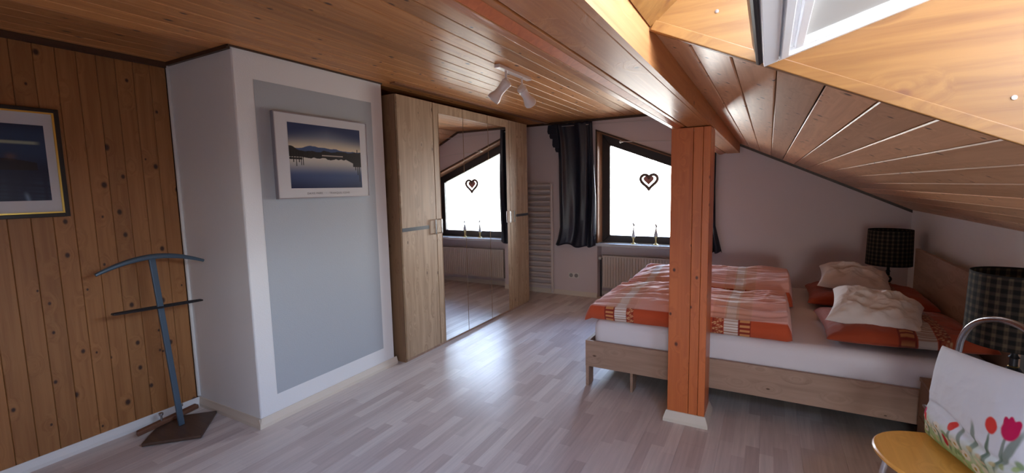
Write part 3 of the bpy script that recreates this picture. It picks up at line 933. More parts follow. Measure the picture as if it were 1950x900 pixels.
for k in range(5):
    ya, yb = WY0 + k * dw + 0.0038, WY0 + (k + 1) * dw - 0.0038
    z0, z1 = 0.028, WH - 0.002
    d = obj('door', M().box(XW - 0.019, XW, ya, yb, z0, z1), mt_oak_z, wd, bevel=0.0012, seg=1)
    if 1 <= k <= 3:
        m0 = ya + (0.072 if k == 1 else 0.0008)
        m1 = yb - (0.072 if k == 3 else 0.0008)
        obj('mirror', M().box(XW + 0.0002, XW + 0.0035, m0, m1, z0 + 0.004, 2.108), mt_mirror, d)
    else:
        h0, h1 = (ya + 0.001, yb - 0.10) if k == 0 else (ya + 0.13, yb - 0.001)
        obj('inlay_strip', M().box(XW + 0.0003, XW + 0.002, h0, h1, 1.098, 1.128), mt_inlay, d, label='dark blue inlay strip')
    hy = {0: yb - 0.042, 1: ya + 0.036, 3: yb - 0.036, 4: ya + 0.042}.get(k)
    if hy:
        hm = M()
        b_ = XW + 0.002
        hm.box(b_, b_ + 0.028, hy - 0.008, hy + 0.008, 1.045, 1.053)
        hm.box(b_, b_ + 0.028, hy - 0.008, hy + 0.008, 1.167, 1.175)
        hm.box(b_ + 0.022, b_ + 0.030, hy - 0.010, hy + 0.010, 1.045, 1.175)
        obj('handle', hm, mt_chrome, d, bevel=0.0015, label='chrome bow handle')

# ------------------------------------------------------------------ pictures
def grid_plane(o, ux, uy, nx, ny):
    """vertices of a plane o + s*ux + t*uy; t runs upward"""
    o, ux, uy = Vector(o), Vector(ux), Vector(uy)
    vs = [o + ux * (i / nx) + uy * (j / ny) for j in range(ny + 1) for i in range(nx + 1)]
    fs = [(j * (nx + 1) + i, j * (nx + 1) + i + 1, (j + 1) * (nx + 1) + i + 1, (j + 1) * (nx + 1) + i) for j in range(ny) for i in range(nx)]
    S, T = np.meshgrid(np.linspace(0, 1, nx + 1), np.linspace(0, 1, ny + 1))
    return M().add(vs, fs), S.ravel(), T.ravel()


def mix(a, b, t):
    t = np.clip(t, 0, 1)[:, None]
    return np.asarray(a) * (1 - t) + np.asarray(b) * t


def sstep(a, b, x):
    t = np.clip((x - a) / (b - a), 0, 1)
    return t * t * (3 - 2 * t)


def blur_noise(x, f, seed):
    r = np.random.default_rng(seed).random(400)
    p = x * f
    i = np.floor(p).astype(int)
    t = p - i
    t = t * t * (3 - 2 * t)
    return r[i % 400] * (1 - t) + r[(i + 1) % 400] * t


# landscape print on the chimney: the front looks along +x, left edge of the print is at small y
xp = -2.678
pa = thing('framed_print', 'white framed photo print of a calm lake with jetties on the grey painted chimney panel', 'picture', (xp, 2.16, 1.40))
y0, y1, z0, z1 = 1.787, 2.533, 1.398, 1.938
obj('mount', M().box(xp + 0.002, xp + 0.027, y0 + 0.006, y1 - 0.006, z0 + 0.006, z1 - 0.006), mt_mount, pa)
fm = M()
for a in ((y0, y0 + 0.006, z0, z1), (y1 - 0.006, y1, z0, z1), (y0 + 0.006, y1 - 0.006, z0, z0 + 0.006), (y0 + 0.006, y1 - 0.006, z1 - 0.006, z1)):
    fm.box(xp + 0.0005, xp + 0.030, *a)
obj('frame', fm, mt_silver, pa)
iy0, iy1, iz0, iz1 = 1.879, 2.463, 1.464, 1.880
m, S, T = grid_plane((xp + 0.0276, iy0, iz0), (0, iy1 - iy0, 0), (0, 0, iz1 - iz0), 330, 230)
hz = 0.56
col = mix(srgb(222, 205, 172), srgb(120, 130, 145), sstep(hz, 0.86, T))
col = mix(col, srgb(36, 54, 92), sstep(0.72, 1.02, T + 0.12 * np.abs(S - 0.5) * 2))
wat = mix(srgb(205, 200, 188), srgb(66, 84, 122), sstep(0.50, 0.20, T))
wat = mix(wat, srgb(22, 34, 70), sstep(0.28, -0.02, T + 0.06 * np.sin(S * 3)))
inw = T < hz - 0.06
col[inw] = wat[inw]
far = hz + 0.05 + 0.05 * np.exp(-((S - 0.27) / 0.10) ** 2) + 0.035 * np.exp(-((S - 0.45) / 0.12) ** 2) + 0.02 * np.exp(-((S - 0.62) / 0.06) ** 2) + 0.008 * blur_noise(S, 24, 3)
mk = (T < far) & (T > hz - 0.07)
col[mk] = srgb(58, 80, 118)
near = hz + 0.015 + 0.03 * blur_noise(S, 20, 5) + 0.05 * sstep(0.13, 0.02, S) + 0.02 * sstep(0.8, 1.0, S)
mk = (T < near) & (T > hz - 0.075 - 0.03 * blur_noise(S, 26, 9) * sstep(0.1, 0.4, S))
col[mk] = srgb(24, 26, 30)
mk = (np.abs(T - (hz - 0.035)) < 0.009) & (S > 0.42) & (S < 0.72)
col[mk] = srgb(170, 160, 150)
mk = (T > 0.43) & (T < hz - 0.02) & (S < 0.16) & (np.abs(T - 0.46) < 0.014)
col[mk] = srgb(16, 17, 20)
for s0, b0 in ((0.02, .44), (0.05, .40), (0.085, .34), (0.12, .40), (0.145, .36), (0.17, .36), (0.23, .47), (0.3, .48)):
    mk = (np.abs(S - s0) < 0.0055) & (T > b0) & (T < hz + 0.01)
    col[mk] = srgb(14, 15, 18)
mk = (S > 0.72) & (T < hz - 0.02 - 0.0 * S) & (T > 0.50 - 0.55 * (S - 0.72)) & (T > 0.30) & (S < 0.90)
col[mk] = srgb(20, 21, 24)
mk = (S > 0.87) & (T < hz) & (T > 0.36)
col[mk] = srgb(17, 18, 21)
for s0, b0, t0 in ((0.945, .22, .66), (0.97, .10, .60), (0.91, .3, .60)):
    mk = (np.abs(S - s0) < 0.006) & (T > b0) & (T < t0)
    col[mk] = srgb(12, 13, 16)
me = m.mesh('photograph', mt_print_paper)
paint(me, col)
obj('photograph', me, None, pa)


def text_mesh(body, size, name):
    cu = bpy.data.curves.new('caption', 'FONT')
    cu.body = body
    cu.size = size
    cu.align_x = 'CENTER'
    cu.space_character = 1.25
    to = bpy.data.objects.new('caption', cu)
    C.objects.link(to)
    bpy.context.view_layer.update()
    me = bpy.data.meshes.new_from_object(to.evaluated_get(bpy.context.evaluated_depsgraph_get()))
    bpy.data.objects.remove(to)
    me.name = name
    return me


tm = text_mesh('DAVIS PARK   \u00b7   TRANQUIL COVE', 0.0185, 'caption')
tm.transform(Matrix(((0, 0, 1, xp + 0.0277), (1, 0, 0, 2.166), (0, 1, 0, 1.4235), (0, 0, 0, 1))))
tm.materials.clear()
tm.materials.append(mt_ink)
obj('caption', tm, None, pa, kind='stuff')

# dark picture on the pine wall
xq = XL + 0.001
pb = thing('framed_print', 'dusk seascape print in a black and gold frame on the pine wall', 'picture', (xq, 0.62, 1.34))
y0, y1, z0, z1 = 0.205, 1.020, 1.335, 1.905
fm, gm = M(), M()
for a in ((y0, y0 + 0.020, z0, z1), (y1 - 0.020, y1, z0, z1), (y0 + 0.020, y1 - 0.020, z0, z0 + 0.020), (y0 + 0.020, y1 - 0.020, z1 - 0.020, z1)):
    fm.box(xq, xq + 0.024, *a)
e = 0.020
for a in ((y0 + e, y0 + e + 0.008, z0 + e, z1 - e), (y1 - e - 0.008, y1 - e, z0 + e, z1 - e), (y0 + e + 0.008, y1 - e - 0.008, z0 + e, z0 + e + 0.008), (y0 + e + 0.008, y1 - e - 0.008, z1 - e - 0.008, z1 - e)):
    gm.box(xq, xq + 0.020, *a)
obj('frame', fm, mt_black, pb, bevel=0.003)
obj('gold_slip', gm, mt_gold, pb, label='thin gold inner moulding')
obj('mount', M().box(xq + 0.002, xq + 0.012, y0 + 0.028, y1 - 0.028, z0 + 0.028, z1 - 0.028), mt_mount, pb)
iy0, iy1, iz0, iz1 = 0.275, 0.955, 1.424, 1.815
m, S, T = grid_plane((xq + 0.0128, iy0, iz0), (0, iy1 - iy0, 0), (0, 0, iz1 - iz0), 260, 150)
col = mix(srgb(20, 30, 58), srgb(44, 68, 98), sstep(0.35, 0.75, T) * (1 - 0.6 * sstep(0.85, 1.0, T)))
col = mix(col, srgb(150, 160, 140), sstep(0.030, 0.008, np.abs(T - 0.765 + 0.02 * (S - 0.8))) * sstep(0.2, 0.6, S) * sstep(0.98, 0.93, S))
mk = (T < 0.56 - 0.5 * np.abs(S - 0.75) ** 1.3) & (T > 0.40) & (S < 0.94)
col[mk] = srgb(24, 22, 32)
col = mix(col, srgb(120, 90, 70), 0.5 * np.exp(-((S - 0.80) / 0.03) ** 2 - ((T - 0.58) / 0.04) ** 2))
wv = blur_noise(T * 3 + S * 0.5, 22, 21) * blur_noise(S, 40, 8)
col = mix(col, srgb(56, 78, 104), 0.5 * wv * sstep(0.40, 0.2, T))
col = mix(col, srgb(120, 140, 165), 0.7 * np.exp(-((S - 0.86 - 0.1 * (0.1 - T)) / 0.012) ** 2) * sstep(0.14, 0.05, T))
me = m.mesh('photograph', mt_print_paper)
paint(me, col)
obj('photograph', me, None, pb)

# ------------------------------------------------------------------ valet stand
vx, vy = -3.128, 1.350
va = thing('valet_stand', 'blue-grey metal valet stand on a dark wooden base before the pine wall', 'valet stand', (vx, vy, 0))
base = [(-3.098, 1.125), (-2.885, 1.340), (-3.128, 1.560), (-3.335, 1.350)]
obj('base_plate', M().prism([(a, b, 0.004) for a, b in base], (0, 0, 0.020)), mt_walnut, va, bevel=0.006)
for a, b in ((-3.09, 1.165), (-2.93, 1.34), (-3.128, 1.52), (-3.30, 1.35)):
    obj('foot_stud', M().lathe([(0.008, 0), (0.008, 0.005)], (a, b, 0), seg=10), mt_satin, va)
top = Vector((vx - 0.005, 1.286, 1.075))
bot = Vector((vx, vy, 0.024))
pv = M()
dd = (top - bot).normalized()
sdv = Vector((0, 1, 0)) - dd * dd.y
sdv.normalize()
fwd = Vector((1, 0, 0))
pv.obox(bot - sdv * 0.016 - fwd * 0.009, sdv * 0.032, fwd * 0.018, top - bot)
obj('upright', pv, mt_bluesteel, va, bevel=0.004)
hang = [(vx, 1.022 + 0.54 * t, 1.012 + 0.072 * math.sin(pi * (0.03 + 0.94 * t)) ** 0.9) for t in np.linspace(0, 1, 25)]
obj('shoulder_bar', M().tube(hang, [0.009 + 0.007 * math.sin(pi * t) for t in np.linspace(0, 1, 25)], 10), mt_bluesteel, va, smooth=True)
lo = []
for t in np.linspace(0, 1, 40):
    a = 2 * pi * t
    yy = 0.225 * max(-1, min(1, 1.18 * math.cos(a)))
    lo.append((vx + 0.012 + 0.026 * math.sin(a), 1.297 + yy, 0.785 - 0.045 * yy))
obj('trouser_bar', M().tube(lo[:-1], 0.0055, 8, closed=True), mt_darkmetal, va, smooth=True)
obj('shoe_rail', M().prism([(-3.235, 1.155, 0.025), (-3.195, 1.150, 0.025), (-3.262, 1.520, 0.025), (-3.305, 1.515, 0.025)], (0, 0, 0.030)), mt_mahog, va, bevel=0.008)
for a, b in ((-3.232, 1.29), (-3.255, 1.41)):
    obj('peg', M().lathe([(0.006, 0), (0.006, 0.03), (0.013, 0.036), (0.013, 0.048), (0.006, 0.053)], (a, b, 0.055), seg=12), mt_satin, va, smooth=True)

# ------------------------------------------------------------------ ceiling spotlights
sp = thing('ceiling_spotlight', 'white double spotlight bar fixed to the pine ceiling', 'lamp', (-1.63, 3.0, ZC))
obj('rail', M().box(-1.655, -1.610, 2.755, 3.235, ZC - 0.024, ZC - 0.0005), mt_spot, sp, bevel=0.004)
for (yy, ax) in ((2.875, (-0.58, -0.30, -0.75)), (3.115, (0.10, 0.95, -0.72))):
    o_ = Vector((-1.633, yy, ZC - 0.024))
    ar = obj('arm', M().tube([o_, o_ + Vector((0, 0, -0.055))], 0.0075, 10), mt_spot, sp, smooth=True)
    j = o_ + Vector((0, 0, -0.062))
    a = Vector(ax).normalized()
    hd = obj('head', M().lathe([(0.001, -0.012), (0.026, -0.010), (0.036, 0.0), (0.037, 0.012), (0.034, 0.016), (0.031, 0.05), (0.029, 0.075), (0.032, 0.10), (0.042, 0.125), (0.047, 0.145), (0.044, 0.160), (0.041, 0.158), (0.040, 0.135), (0.001, 0.120)], j - a * 0.012 + Vector((0, 0, -0.022)), a, seg=28), mt_spot, sp, smooth=True)
    obj('bulb', M().lathe([(0.001, 0.140), (0.03, 0.138), (0.036, 0.128), (0.036, 0.122)], j - a * 0.012 + Vector((0, 0, -0.022)), a, seg=20), mt_glow, hd, smooth=True)
    obj('joint', M().lathe([(0.010, -0.012), (0.012, 0), (0.010, 0.012)], o_ + Vector((0, 0, -0.056)), (1, 0, 0), seg=12), mt_spot, sp, smooth=True)

# ------------------------------------------------------------------ bed
BX0, BX1, BY0, BY1 = -1.120, 1.085, 3.049, 4.850
bed = thing('bed', 'oak-look double bed with a low frame and headboard at the right wall', 'bed', (0, 3.95, 0))
obj('side_rail', M().box(BX0, BX1 - 0.03, BY0, BY0 + 0.025, 0.148, 0.338), mt_oak_x, bed, bevel=0.002)
obj('side_rail', M().box(BX0, BX1 - 0.03, BY1 - 0.025, BY1, 0.148, 0.338), mt_oak_x, bed, bevel=0.002)
obj('foot_rail', M().box(BX0, BX0 + 0.025, BY0 + 0.0255, BY1 - 0.0255, 0.148, 0.338), mt_oak_y, bed, bevel=0.002)
for yy in (BY0 + 0.002, BY1 - 0.102):
    obj('leg', M().box(BX0 + 0.001, BX0 + 0.024, yy, yy + 0.10, 0, 0.1475), mt_oak_y, bed, bevel=0.002)
    obj('leg', M().box(BX1 - 0.10, BX1 - 0.03, yy, yy + 0.10, 0, 0.1475), mt_oak_y, bed, bevel=0.002)
for xx in (-0.795, 0.0, 0.75):
    for yy in ((BY0 + 0.03, 3.92, BY1 - 0.13) if xx < -0.5 else (3.92,)):
        obj('support_foot', M().box(xx - 0.009, xx + 0.009, yy, yy + 0.10, 0, 0.20), mt_oak_y, bed)
obj('slat_base', M().box(BX0 + 0.03, BX1 - 0.035, BY0 + 0.03, BY1 - 0.03, 0.20, 0.225), mt_darkwood, bed)
obj('headboard', M().box(BX1 - 0.028, BX1, BY0 - 0.0, BY1 - 0.02, 0.0, 0.880), mt_oak_y, bed, bevel=0.002)

# mattress with fitted sheet
mm = M()
NXm, NYm = 72, 56
ax0, ax1, ay0, ay1, mz0, mz1 = BX0 + 0.045, BX1 - 0.036, BY0 + 0.034, BY1 - 0.034, 0.227, 0.492
bmx = bmesh.new()
bmesh.ops.create_cube(bmx, size=1.0)
for v_ in bmx.verts:
    v_.co = Vector(((ax0 + ax1) / 2 + v_.co.x * (ax1 - ax0), (ay0 + ay1) / 2 + v_.co.y * (ay1 - ay0), (mz0 + mz1) / 2 + v_.co.z * (mz1 - mz0)))
bmesh.ops.bevel(bmx, geom=bmx.edges[:], offset=0.062, segments=6, affect='EDGES', profile=0.5)
bmesh.ops.subdivide_edges(bmx, edges=[e for e in bmx.edges if e.calc_length() > 0.15], cuts=36, use_grid_fill=True)
for v_ in bmx.verts:
    p = v_.co
    dz = 0.006 * noise.noise(Vector((p.x * 3, p.y * 3, 1.7))) + 0.003 * noise.noise(Vector((p.x * 14, p.y * 9, p.z * 6)))
    if p.z > 0.3: p.z += dz
    elif p.y < ay0 + 0.05: p.y += dz * 0.6
me = bpy.data.meshes.new('mattress')
bmx.to_mesh(me)
bmx.free()
me.materials.append(mt_sheet)
me.polygons.foreach_set('use_smooth', [True] * len(me.polygons))
obj('mattress', me, label='thick mattress in a white fitted sheet lying on the bed frame', cat='mattress')

RUST, RUST2 = srgb(188, 80, 46), srgb(140, 46, 32)
PINK, PALE, TAN = srgb(230, 182, 176), srgb(222, 212, 208), srgb(206, 142, 92)


def band_colors(X, A, on_side, x_motif, x_white, x_brick, sgn):
    """woven bands across the linen; X along the bed, A coordinate along the band"""
    base = np.where(on_side[:, None], np.array(RUST), np.array(PINK)).astype(float)
    a, b = sorted(x_white)
    k = (X > a) & (X < b)
    base[k] = PALE
    m_ = ~on_side & (np.minimum(np.abs(X - a), np.abs(X - b)) < 0.012) & (X > a - 0.02) & (X < b + 0.02)
    base[m_] = srgb(214, 188, 172)
    m_ = ~on_side & (X > a - 0.075) & (X < b + 0.075) & ~k
    base[m_] = srgb(228, 184, 172)
    rib = k & on_side & (np.sin(A * 2 * pi / 0.017) > 0.55)
    base[rib] = srgb(170, 128, 108)
    a, b = sorted(x_brick)
    k = (X > a) & (X < b)
    t = (X - a) / (b - a)
    s_ = k & on_side
    base[s_] = RUST2
    br = s_ & (t > 0.14) & (t < 0.88) & (np.sin(A * 2 * pi / 0.030) > -0.2)
    base[br] = TAN
    base[k & ~on_side] = srgb(220, 176, 160)
    a, b = sorted(x_motif)
    k = (X > a) & (X < b)
    t = (X - a) / (b - a)
    s_ = k & on_side
    base[s_] = srgb(176, 92, 62)
    zig = np.abs(((A / 0.036) % 1.0) - 0.5) * 2
    mo = s_ & ((np.abs(t - zig) < 0.17) | (np.abs(t - 0.06) < 0.05) | (np.abs(t - 0.94) < 0.05))
    base[mo] = RUST2
    mo2 = s_ & (np.abs(t - 1 + zig) < 0.09)
    base[mo2] = srgb(226, 186, 140)
    base[k & ~on_side] = srgb(218, 172, 158)
    return base


def duvet(x0, x1, y0, y1, zb, thick, seed, label, lump=0.026, side=0.10):
    """closed quilt: stations along x, a closed cross-section in y-z at each"""
    nx = 260
    ns, ntp = 22, 84                        # samples on each side and on the top
    yc, hw = (y0 + y1) / 2, (y1 - y0) / 2
    vs, X, A, OS = [], [], [], []
    for i in range(nx + 1):
        u = i / nx
        x = x0 + (x1 - x0) * u
        end = min(1, max(0, u / 0.035)) ** 0.55 * min(1, max(0, (1 - u) / 0.022)) ** 0.5
        taper = 0.52 + 0.48 * min(1, u / 0.30) ** 0.8
        sag = -0.03 * max(0, 1 - u / 0.045)
        sd = side * (0.72 + 0.28 * taper) * max(end, 0.02)
        tp = thick * taper
        row = []
        for j in range(ns):                 # near side, upward
            t = j / ns
            bul = 0.026 * math.sin(pi * t * 0.8 + 0.3) + 0.006 * noise.noise(Vector((x * 14, t * 2, seed))) + 0.018 * noise.noise(Vector((x * 2.7, 0.3, seed + 2)))
            row.append((y0 - bul + (1 - end) * 0.03, t * sd, t * side, True))
        for j in range(ntp + 1):            # top
            t = j / ntp
            q = abs(2 * t - 1)
            crown = (1 - q ** 2.6)
            y = y0 + (y1 - y0) * t
            h = sd + (tp - sd) * crown * end if tp > sd else sd
            n1 = noise.noise(Vector((x * 2.3, y * 3.2, seed)))
            # ridges that run along the bed, crossing each other
            r1 = noise.ridged_multi_fractal(Vector((x * 1.6 + 0.25 * n1, y * 8.5, seed + 3)), 1.0, 2.0, 3, 1.0, 2.0)
            h += end * (lump * n1 + (r1 - 1.0) * 0.036 * min(1, crown * 3 + .15) * (0.6 + 0.4 * noise.noise(Vector((x * 3, y * 2, seed + 9)))))
            h += end * 0.010 * crown * noise.ridged_multi_fractal(Vector((x * 4.2 + n1, y * 15, seed + 17)), 1.0, 2.0, 2, 1.0, 2.0) * (0.5 + noise.noise(Vector((x * 5, y * 4, seed + 21))))
            row.append((y, h, 0, False))
        for j in range(ns, -1, -1):         # far side, downward
            t = j / ns
            row.append((y1 + 0.02 * math.sin(pi * t) - (1 - end) * 0.03, t * sd, t * side, True))
        for (y, h, a, s_) in row:
            vs.append((x, y, zb + sag + h))
            X.append(x); A.append(a); OS.append(s_)
    n = len(row)
    fs = []
    for i in range(nx):
        for j in range(n):
            j2 = (j + 1) % n
            fs.append((i * n + j, (i + 1) * n + j, (i + 1) * n + j2, i * n + j2))
    fs.append(tuple(range(n)))
    fs.append(tuple(range((nx + 1) * n - 1, nx * n - 1, -1)))
    me = bpy.data.meshes.new('duvet')
    me.from_pydata(vs, [], fs)
    me.materials.append(mt_print_bed)
    me.polygons.foreach_set('use_smooth', [True] * len(me.polygons))
    X, A, OS = np.array(X), np.array(A), np.array(OS)
    c1 = band_colors(X, A, OS, (-0.775, -0.825), (-0.825, -0.905), (-0.905, -0.980), 1)
    c2 = band_colors(X, A, OS, (-0.285, -0.222), (-0.220, -0.140), (-0.140, -0.068), 1)
    c = np.where((X < -0.5)[:, None], c1, c2)
    paint(me, c)
    return obj('duvet', me, label=label, cat='duvet', group='duvets on the double bed')


duvet(-1.135, 0.150, 3.075, 3.905, 0.503, 0.155, 4.0, 'nearer rust and pink striped duvet on the bed, behind the post', side=0.105)
duvet(-1.100, 0.185, 3.955, 4.790, 0.503, 0.190, 9.0, 'farther rust and pink striped duvet on the bed by the window wall', lump=0.028, side=0.115)


def cushion_mesh(name, wx, wy, T, nx, ny, pinch=0.06, wr=0.004, seed=0, p=0.42, mat=None, flat=1.0):
    """two-sided cushion in local x-y, thickness along z"""
    def top(u, v, s):
        a, b = abs(u), abs(v)
        k = max(0.0, (1 - a ** 2.6)) ** p * max(0.0, (1 - b ** 2.6)) ** p
        n = noise.noise(Vector((u * 3.1, v * 3.1, seed + s))) * wr + (noise.ridged_multi_fractal(Vector((u * 2.2, v * 2.2, seed + 5 * s)), 1, 2, 3, 1, 2) - 1) * wr * 0.8
        return (s * (T / 2) * k + n * k) * (1 if s > 0 else flat)
    vs, UV = [], []
    for s in (1, -1):
        for j in range(ny + 1):
            for i in range(nx + 1):
                u, v = 2 * i / nx - 1, 2 * j / ny - 1
                cx = 1 - pinch * (1 - v * v) * 0.0 - pinch * (1 - abs(v) ** 2) * abs(u) ** 3
                cy = 1 - pinch * (1 - abs(u) ** 2) * abs(v) ** 3
                vs.append((u * wx / 2 * cx, v * wy / 2 * cy, top(u, v, s)))
                UV.append((u, v, s))
    n1 = (nx + 1) * (ny + 1)
    fs = []
    for j in range(ny):
        for i in range(nx):
            a = j * (nx + 1) + i
            fs.append((a, a + 1, a + nx + 2, a + nx + 1))
            fs.append((n1 + a, n1 + a + nx + 1, n1 + a + nx + 2, n1 + a + 1))
    bmx = bmesh.new()
    for q in vs: bmx.verts.new(q)
    bmx.verts.ensure_lookup_table()
    for f in fs: bmx.faces.new([bmx.verts[k] for k in f])
    me = bpy.data.meshes.new(name)
    bmx.to_mesh(me)
    bmx.free()
    if mat: me.materials.append(mat)
    me.polygons.foreach_set('use_smooth', [True] * len(me.polygons))
    return me, np.array(UV)


def big_pillow(cx, cy, label, seed, wx, wy, rot):
    me, UV = cushion_mesh('pillow', wx, wy, 0.175, 150, 110, pinch=0.05, wr=0.014, seed=seed, p=0.36, mat=mt_print_bed, flat=0.45)
    X = UV[:, 0] * wx / 2
    side = np.ones(len(X), bool)
    c = 0.62 * band_colors(X, UV[:, 1] * wy / 2, side, (0.125, 0.178), (0.045, 0.122), (-0.035, 0.042), 1)  # same linen as the duvets, darkened: the pillows' shade is in the colour
    paint(me, c)
    o = obj('pillow', me, label=label, cat='pillow', group='rust pillows at the head of the bed')
    o.location = (cx, cy, 0.503 + 0.052)
    o.rotation_euler = (math.radians(-1), math.radians(-1.5), rot)
    return o


big_pillow(0.665, 3.420, 'nearer large rust pillow with woven bands on the bed', 2.0, 0.72, 0.70, 0.02)
big_pillow(0.655, 4.290, 'farther large rust pillow with woven bands at the head of the bed', 5.0, 0.74, 0.70, -0.03)


def small_pillow(loc, rot, w_, h_, seed, label):
    me, UV = cushion_mesh('pillow', w_, h_, 0.23, 110, 100, pinch=0.10, wr=0.022, seed=seed, p=0.45, mat=mt_whitecase, flat=0.2)
    o = obj('pillow', me, label=label, cat='pillow', group='white pillows on the rust pillows')
    o.location = loc
    o.rotation_euler = rot


small_pillow((0.575, 3.37, 0.650), (math.radians(14), math.radians(8), math.radians(-8)), 0.46, 0.44, 3.3, 'crumpled white pillow on top of the nearer rust pillow')
small_pillow((0.585, 4.26, 0.672), (math.radians(12), math.radians(8), math.radians(-4)), 0.46, 0.42, 7.3, 'crumpled white pillow on top of the farther rust pillow')

# ------------------------------------------------------------------ nightstands and lamps
def make_nightstand(label):
    r = thing('nightstand', label, 'nightstand', (0, 0, 0), 'nightstands beside the bed')
    obj('body', M().box(-0.205, 0.205, -0.205, -0.187, 0, 0.40).box(-0.205, 0.205, 0.187, 0.205, 0, 0.40).box(-0.187, 0.205, -0.187, 0.187, 0.02, 0.04).box(0.19, 0.205, -0.187, 0.187, 0.04, 0.40), mt_oak_side, r)
    obj('top', M().box(-0.21, 0.205, -0.21, 0.21, 0.4005, 0.420), mt_oak_side, r, bevel=0.002)
    for z0 in (0.045, 0.222):
        d = obj('drawer', M().box(-0.206, -0.188, -0.185, 0.185, z0, z0 + 0.172), mt_oak_side, r, bevel=0.002)
        obj('handle', M().tube([(-0.206, -0.05, z0 + 0.11), (-0.226, -0.05, z0 + 0.11), (-0.226, 0.05, z0 + 0.11), (-0.206, 0.05, z0 + 0.11)], 0.005, 8), mt_satin, d)
    return r


ns1 = make_nightstand('dark oak nightstand between the chair and the near bed corner')
ns2 = copy_tree(ns1)
ns2['label'] = 'dark oak nightstand in the far corner behind the bed'
ns1.location = (0.925, 2.815, 0)
ns2.location = (0.935, 5.11, 0)


def make_lamp(label):
    r = thing('table_lamp', label, 'lamp', (0, 0, 0), 'table lamps on the nightstands')
    obj('base', M().lathe([(0.070, 0), (0.072, 0.010), (0.060, 0.020), (0.030, 0.030), (0.022, 0.045), (0.036, 0.062), (0.045, 0.085), (0.036, 0.108), (0.020, 0.122), (0.028, 0.138), (0.034, 0.156), (0.026, 0.172), (0.014, 0.184), (0.014, 0.22), (0.020, 0.224), (0.012, 0.235), (0.010, 0.30)], seg=28), mt_darkmetal, r, smooth=True)
    for z, rr in ((0.122, 0.0215), (0.182, 0.0165)):
        obj('brass_ring', M().lathe([(rr, z - 0.004), (rr + 0.003, z), (rr, z + 0.004)], seg=24, cap=False), mt_brass, r, smooth=True)
    # drum shade with a woven check
    seg, nz = 224, 63
    rb, rt, zb, zt = 0.170, 0.163, 0.285, 0.605
    vs, cols = [], []
    for s, dr in ((0, 0.0), (1, -0.003)):
        for j in range(nz + 1):
            z = zb + (zt - zb) * j / nz
            for k in range(seg):
                a = 2 * pi * k / seg
                rr = rb + (rt - rb) * j / nz + dr
                vs.append((rr * math.cos(a), rr * math.sin(a), z))
                bx, bz = (k * 28 / seg) % 1.0, (j * 9 / nz) % 1.0
                hx_, hz_ = bx < 0.55, bz < 0.55
                c = srgb(20, 19, 20) if (hx_ and hz_) else (srgb(48, 42, 38) if (hx_ or hz_) else srgb(84, 73, 59))
                if hz_ and not hx_ and (k % 2): c = srgb(62, 54, 46)
                if j < 1 or j > nz - 2: c = srgb(26, 24, 25)
                cols.append(c)
    n1 = (nz + 1) * seg
    fs = []
    for j in range(nz):
        for k in range(seg):
            k2 = (k + 1) % seg
            a, b, c, d = j * seg + k, j * seg + k2, (j + 1) * seg + k2, (j + 1) * seg + k
            fs += [(a, b, c, d), (n1 + d, n1 + c, n1 + b, n1 + a)]
    for k in range(seg):
        k2 = (k + 1) % seg
        fs += [(k, n1 + k, n1 + k2, k2), (nz * seg + k, nz * seg + k2, n1 + nz * seg + k2, n1 + nz * seg + k)]
    me = M().add(vs, fs).mesh('lamp_shade', mt_shade, True)
    paint(me, np.array(cols))
    sh = obj('lamp_shade', me, None, r, label='dark checked drum shade')
    spd = M()
    for k in range(3):
        a = 2 * pi * k / 3
        spd.tube([(0.008 * math.cos(a), 0.008 * math.sin(a), 0.296), (0.166 * math.cos(a), 0.166 * math.sin(a), 0.296)], 0.0018, 5)
    obj('shade_ring', spd, mt_darkmetal, sh)
    obj('bulb', M().lathe([(0.012, 0.30), (0.014, 0.33), (0.028, 0.37), (0.030, 0.395), (0.020, 0.42), (0.004, 0.43)], seg=18), mt_glow, r, smooth=True)
    return r


lp1 = make_lamp('table lamp with checked drum shade behind the chair, nearer to the viewer')
lp2 = copy_tree(lp1)
lp2['label'] = 'table lamp with dark checked drum shade in the far corner behind the bed'
lp1.location = (0.975, 2.80, 0.4205)
lp2.location = (0.940, 5.10, 0.4555)
lp2.scale = (0.97, 0.97, 0.97)
lp2.location.z = 0.4205

# ------------------------------------------------------------------ chair with cushion
ch = thing('chair', 'bistro chair with round beech seat and chrome tube back', 'chair', (0.60, 2.06, 0))
ca = math.radians(-14)                     # direction of the backrest
bd = Vector((0.262, -0.965, 0))            # along the back, towards the viewer
fd = Vector((-0.965, -0.262, 0))           # where the chair faces
sc_ = Vector((0.585, 2.070, 0.45))
pl = []
for k in range(72):
    a = 2 * pi * k / 72
    c_, s_ = math.cos(a), math.sin(a)
    ex = 2 / 2.25
    pl.append((math.copysign(abs(c_) ** ex, c_) * 0.208, math.copysign(abs(s_) ** ex, s_) * 0.208))
sm_ = M()
rows = [(0.975, -0.0), (1.0, -0.005), (1.0, -0.013), (0.97, -0.018)]
vs = []
for f_, dz in rows:
    for a, b in pl:
        q = sc_ + bd * a * f_ + fd * b * f_
        vs.append((q.x, q.y, q.z + dz))
n = len(pl)
vs.append((sc_.x, sc_.y, sc_.z - 0.004))
fs = []
for i in range(3):
    for k in range(n):
        k2 = (k + 1) % n
        fs.append((i * n + k, (i + 1) * n + k, (i + 1) * n + k2, i * n + k2))
for k in range(n):
    fs.append((k, (k + 1) % n, 4 * n))
fs.append(tuple(range(4 * n - 1, 3 * n - 1, -1)))
me = sm_.add(vs, fs).mesh('seat', mt_seat, True)
bmx = bmesh.new(); bmx.from_mesh(me); bmesh.ops.recalc_face_normals(bmx, faces=bmx.faces); bmx.to_mesh(me); bmx.free()
obj('seat', me, None, ch)
bc = Vector((0.708, 2.115, 0))
arch = []
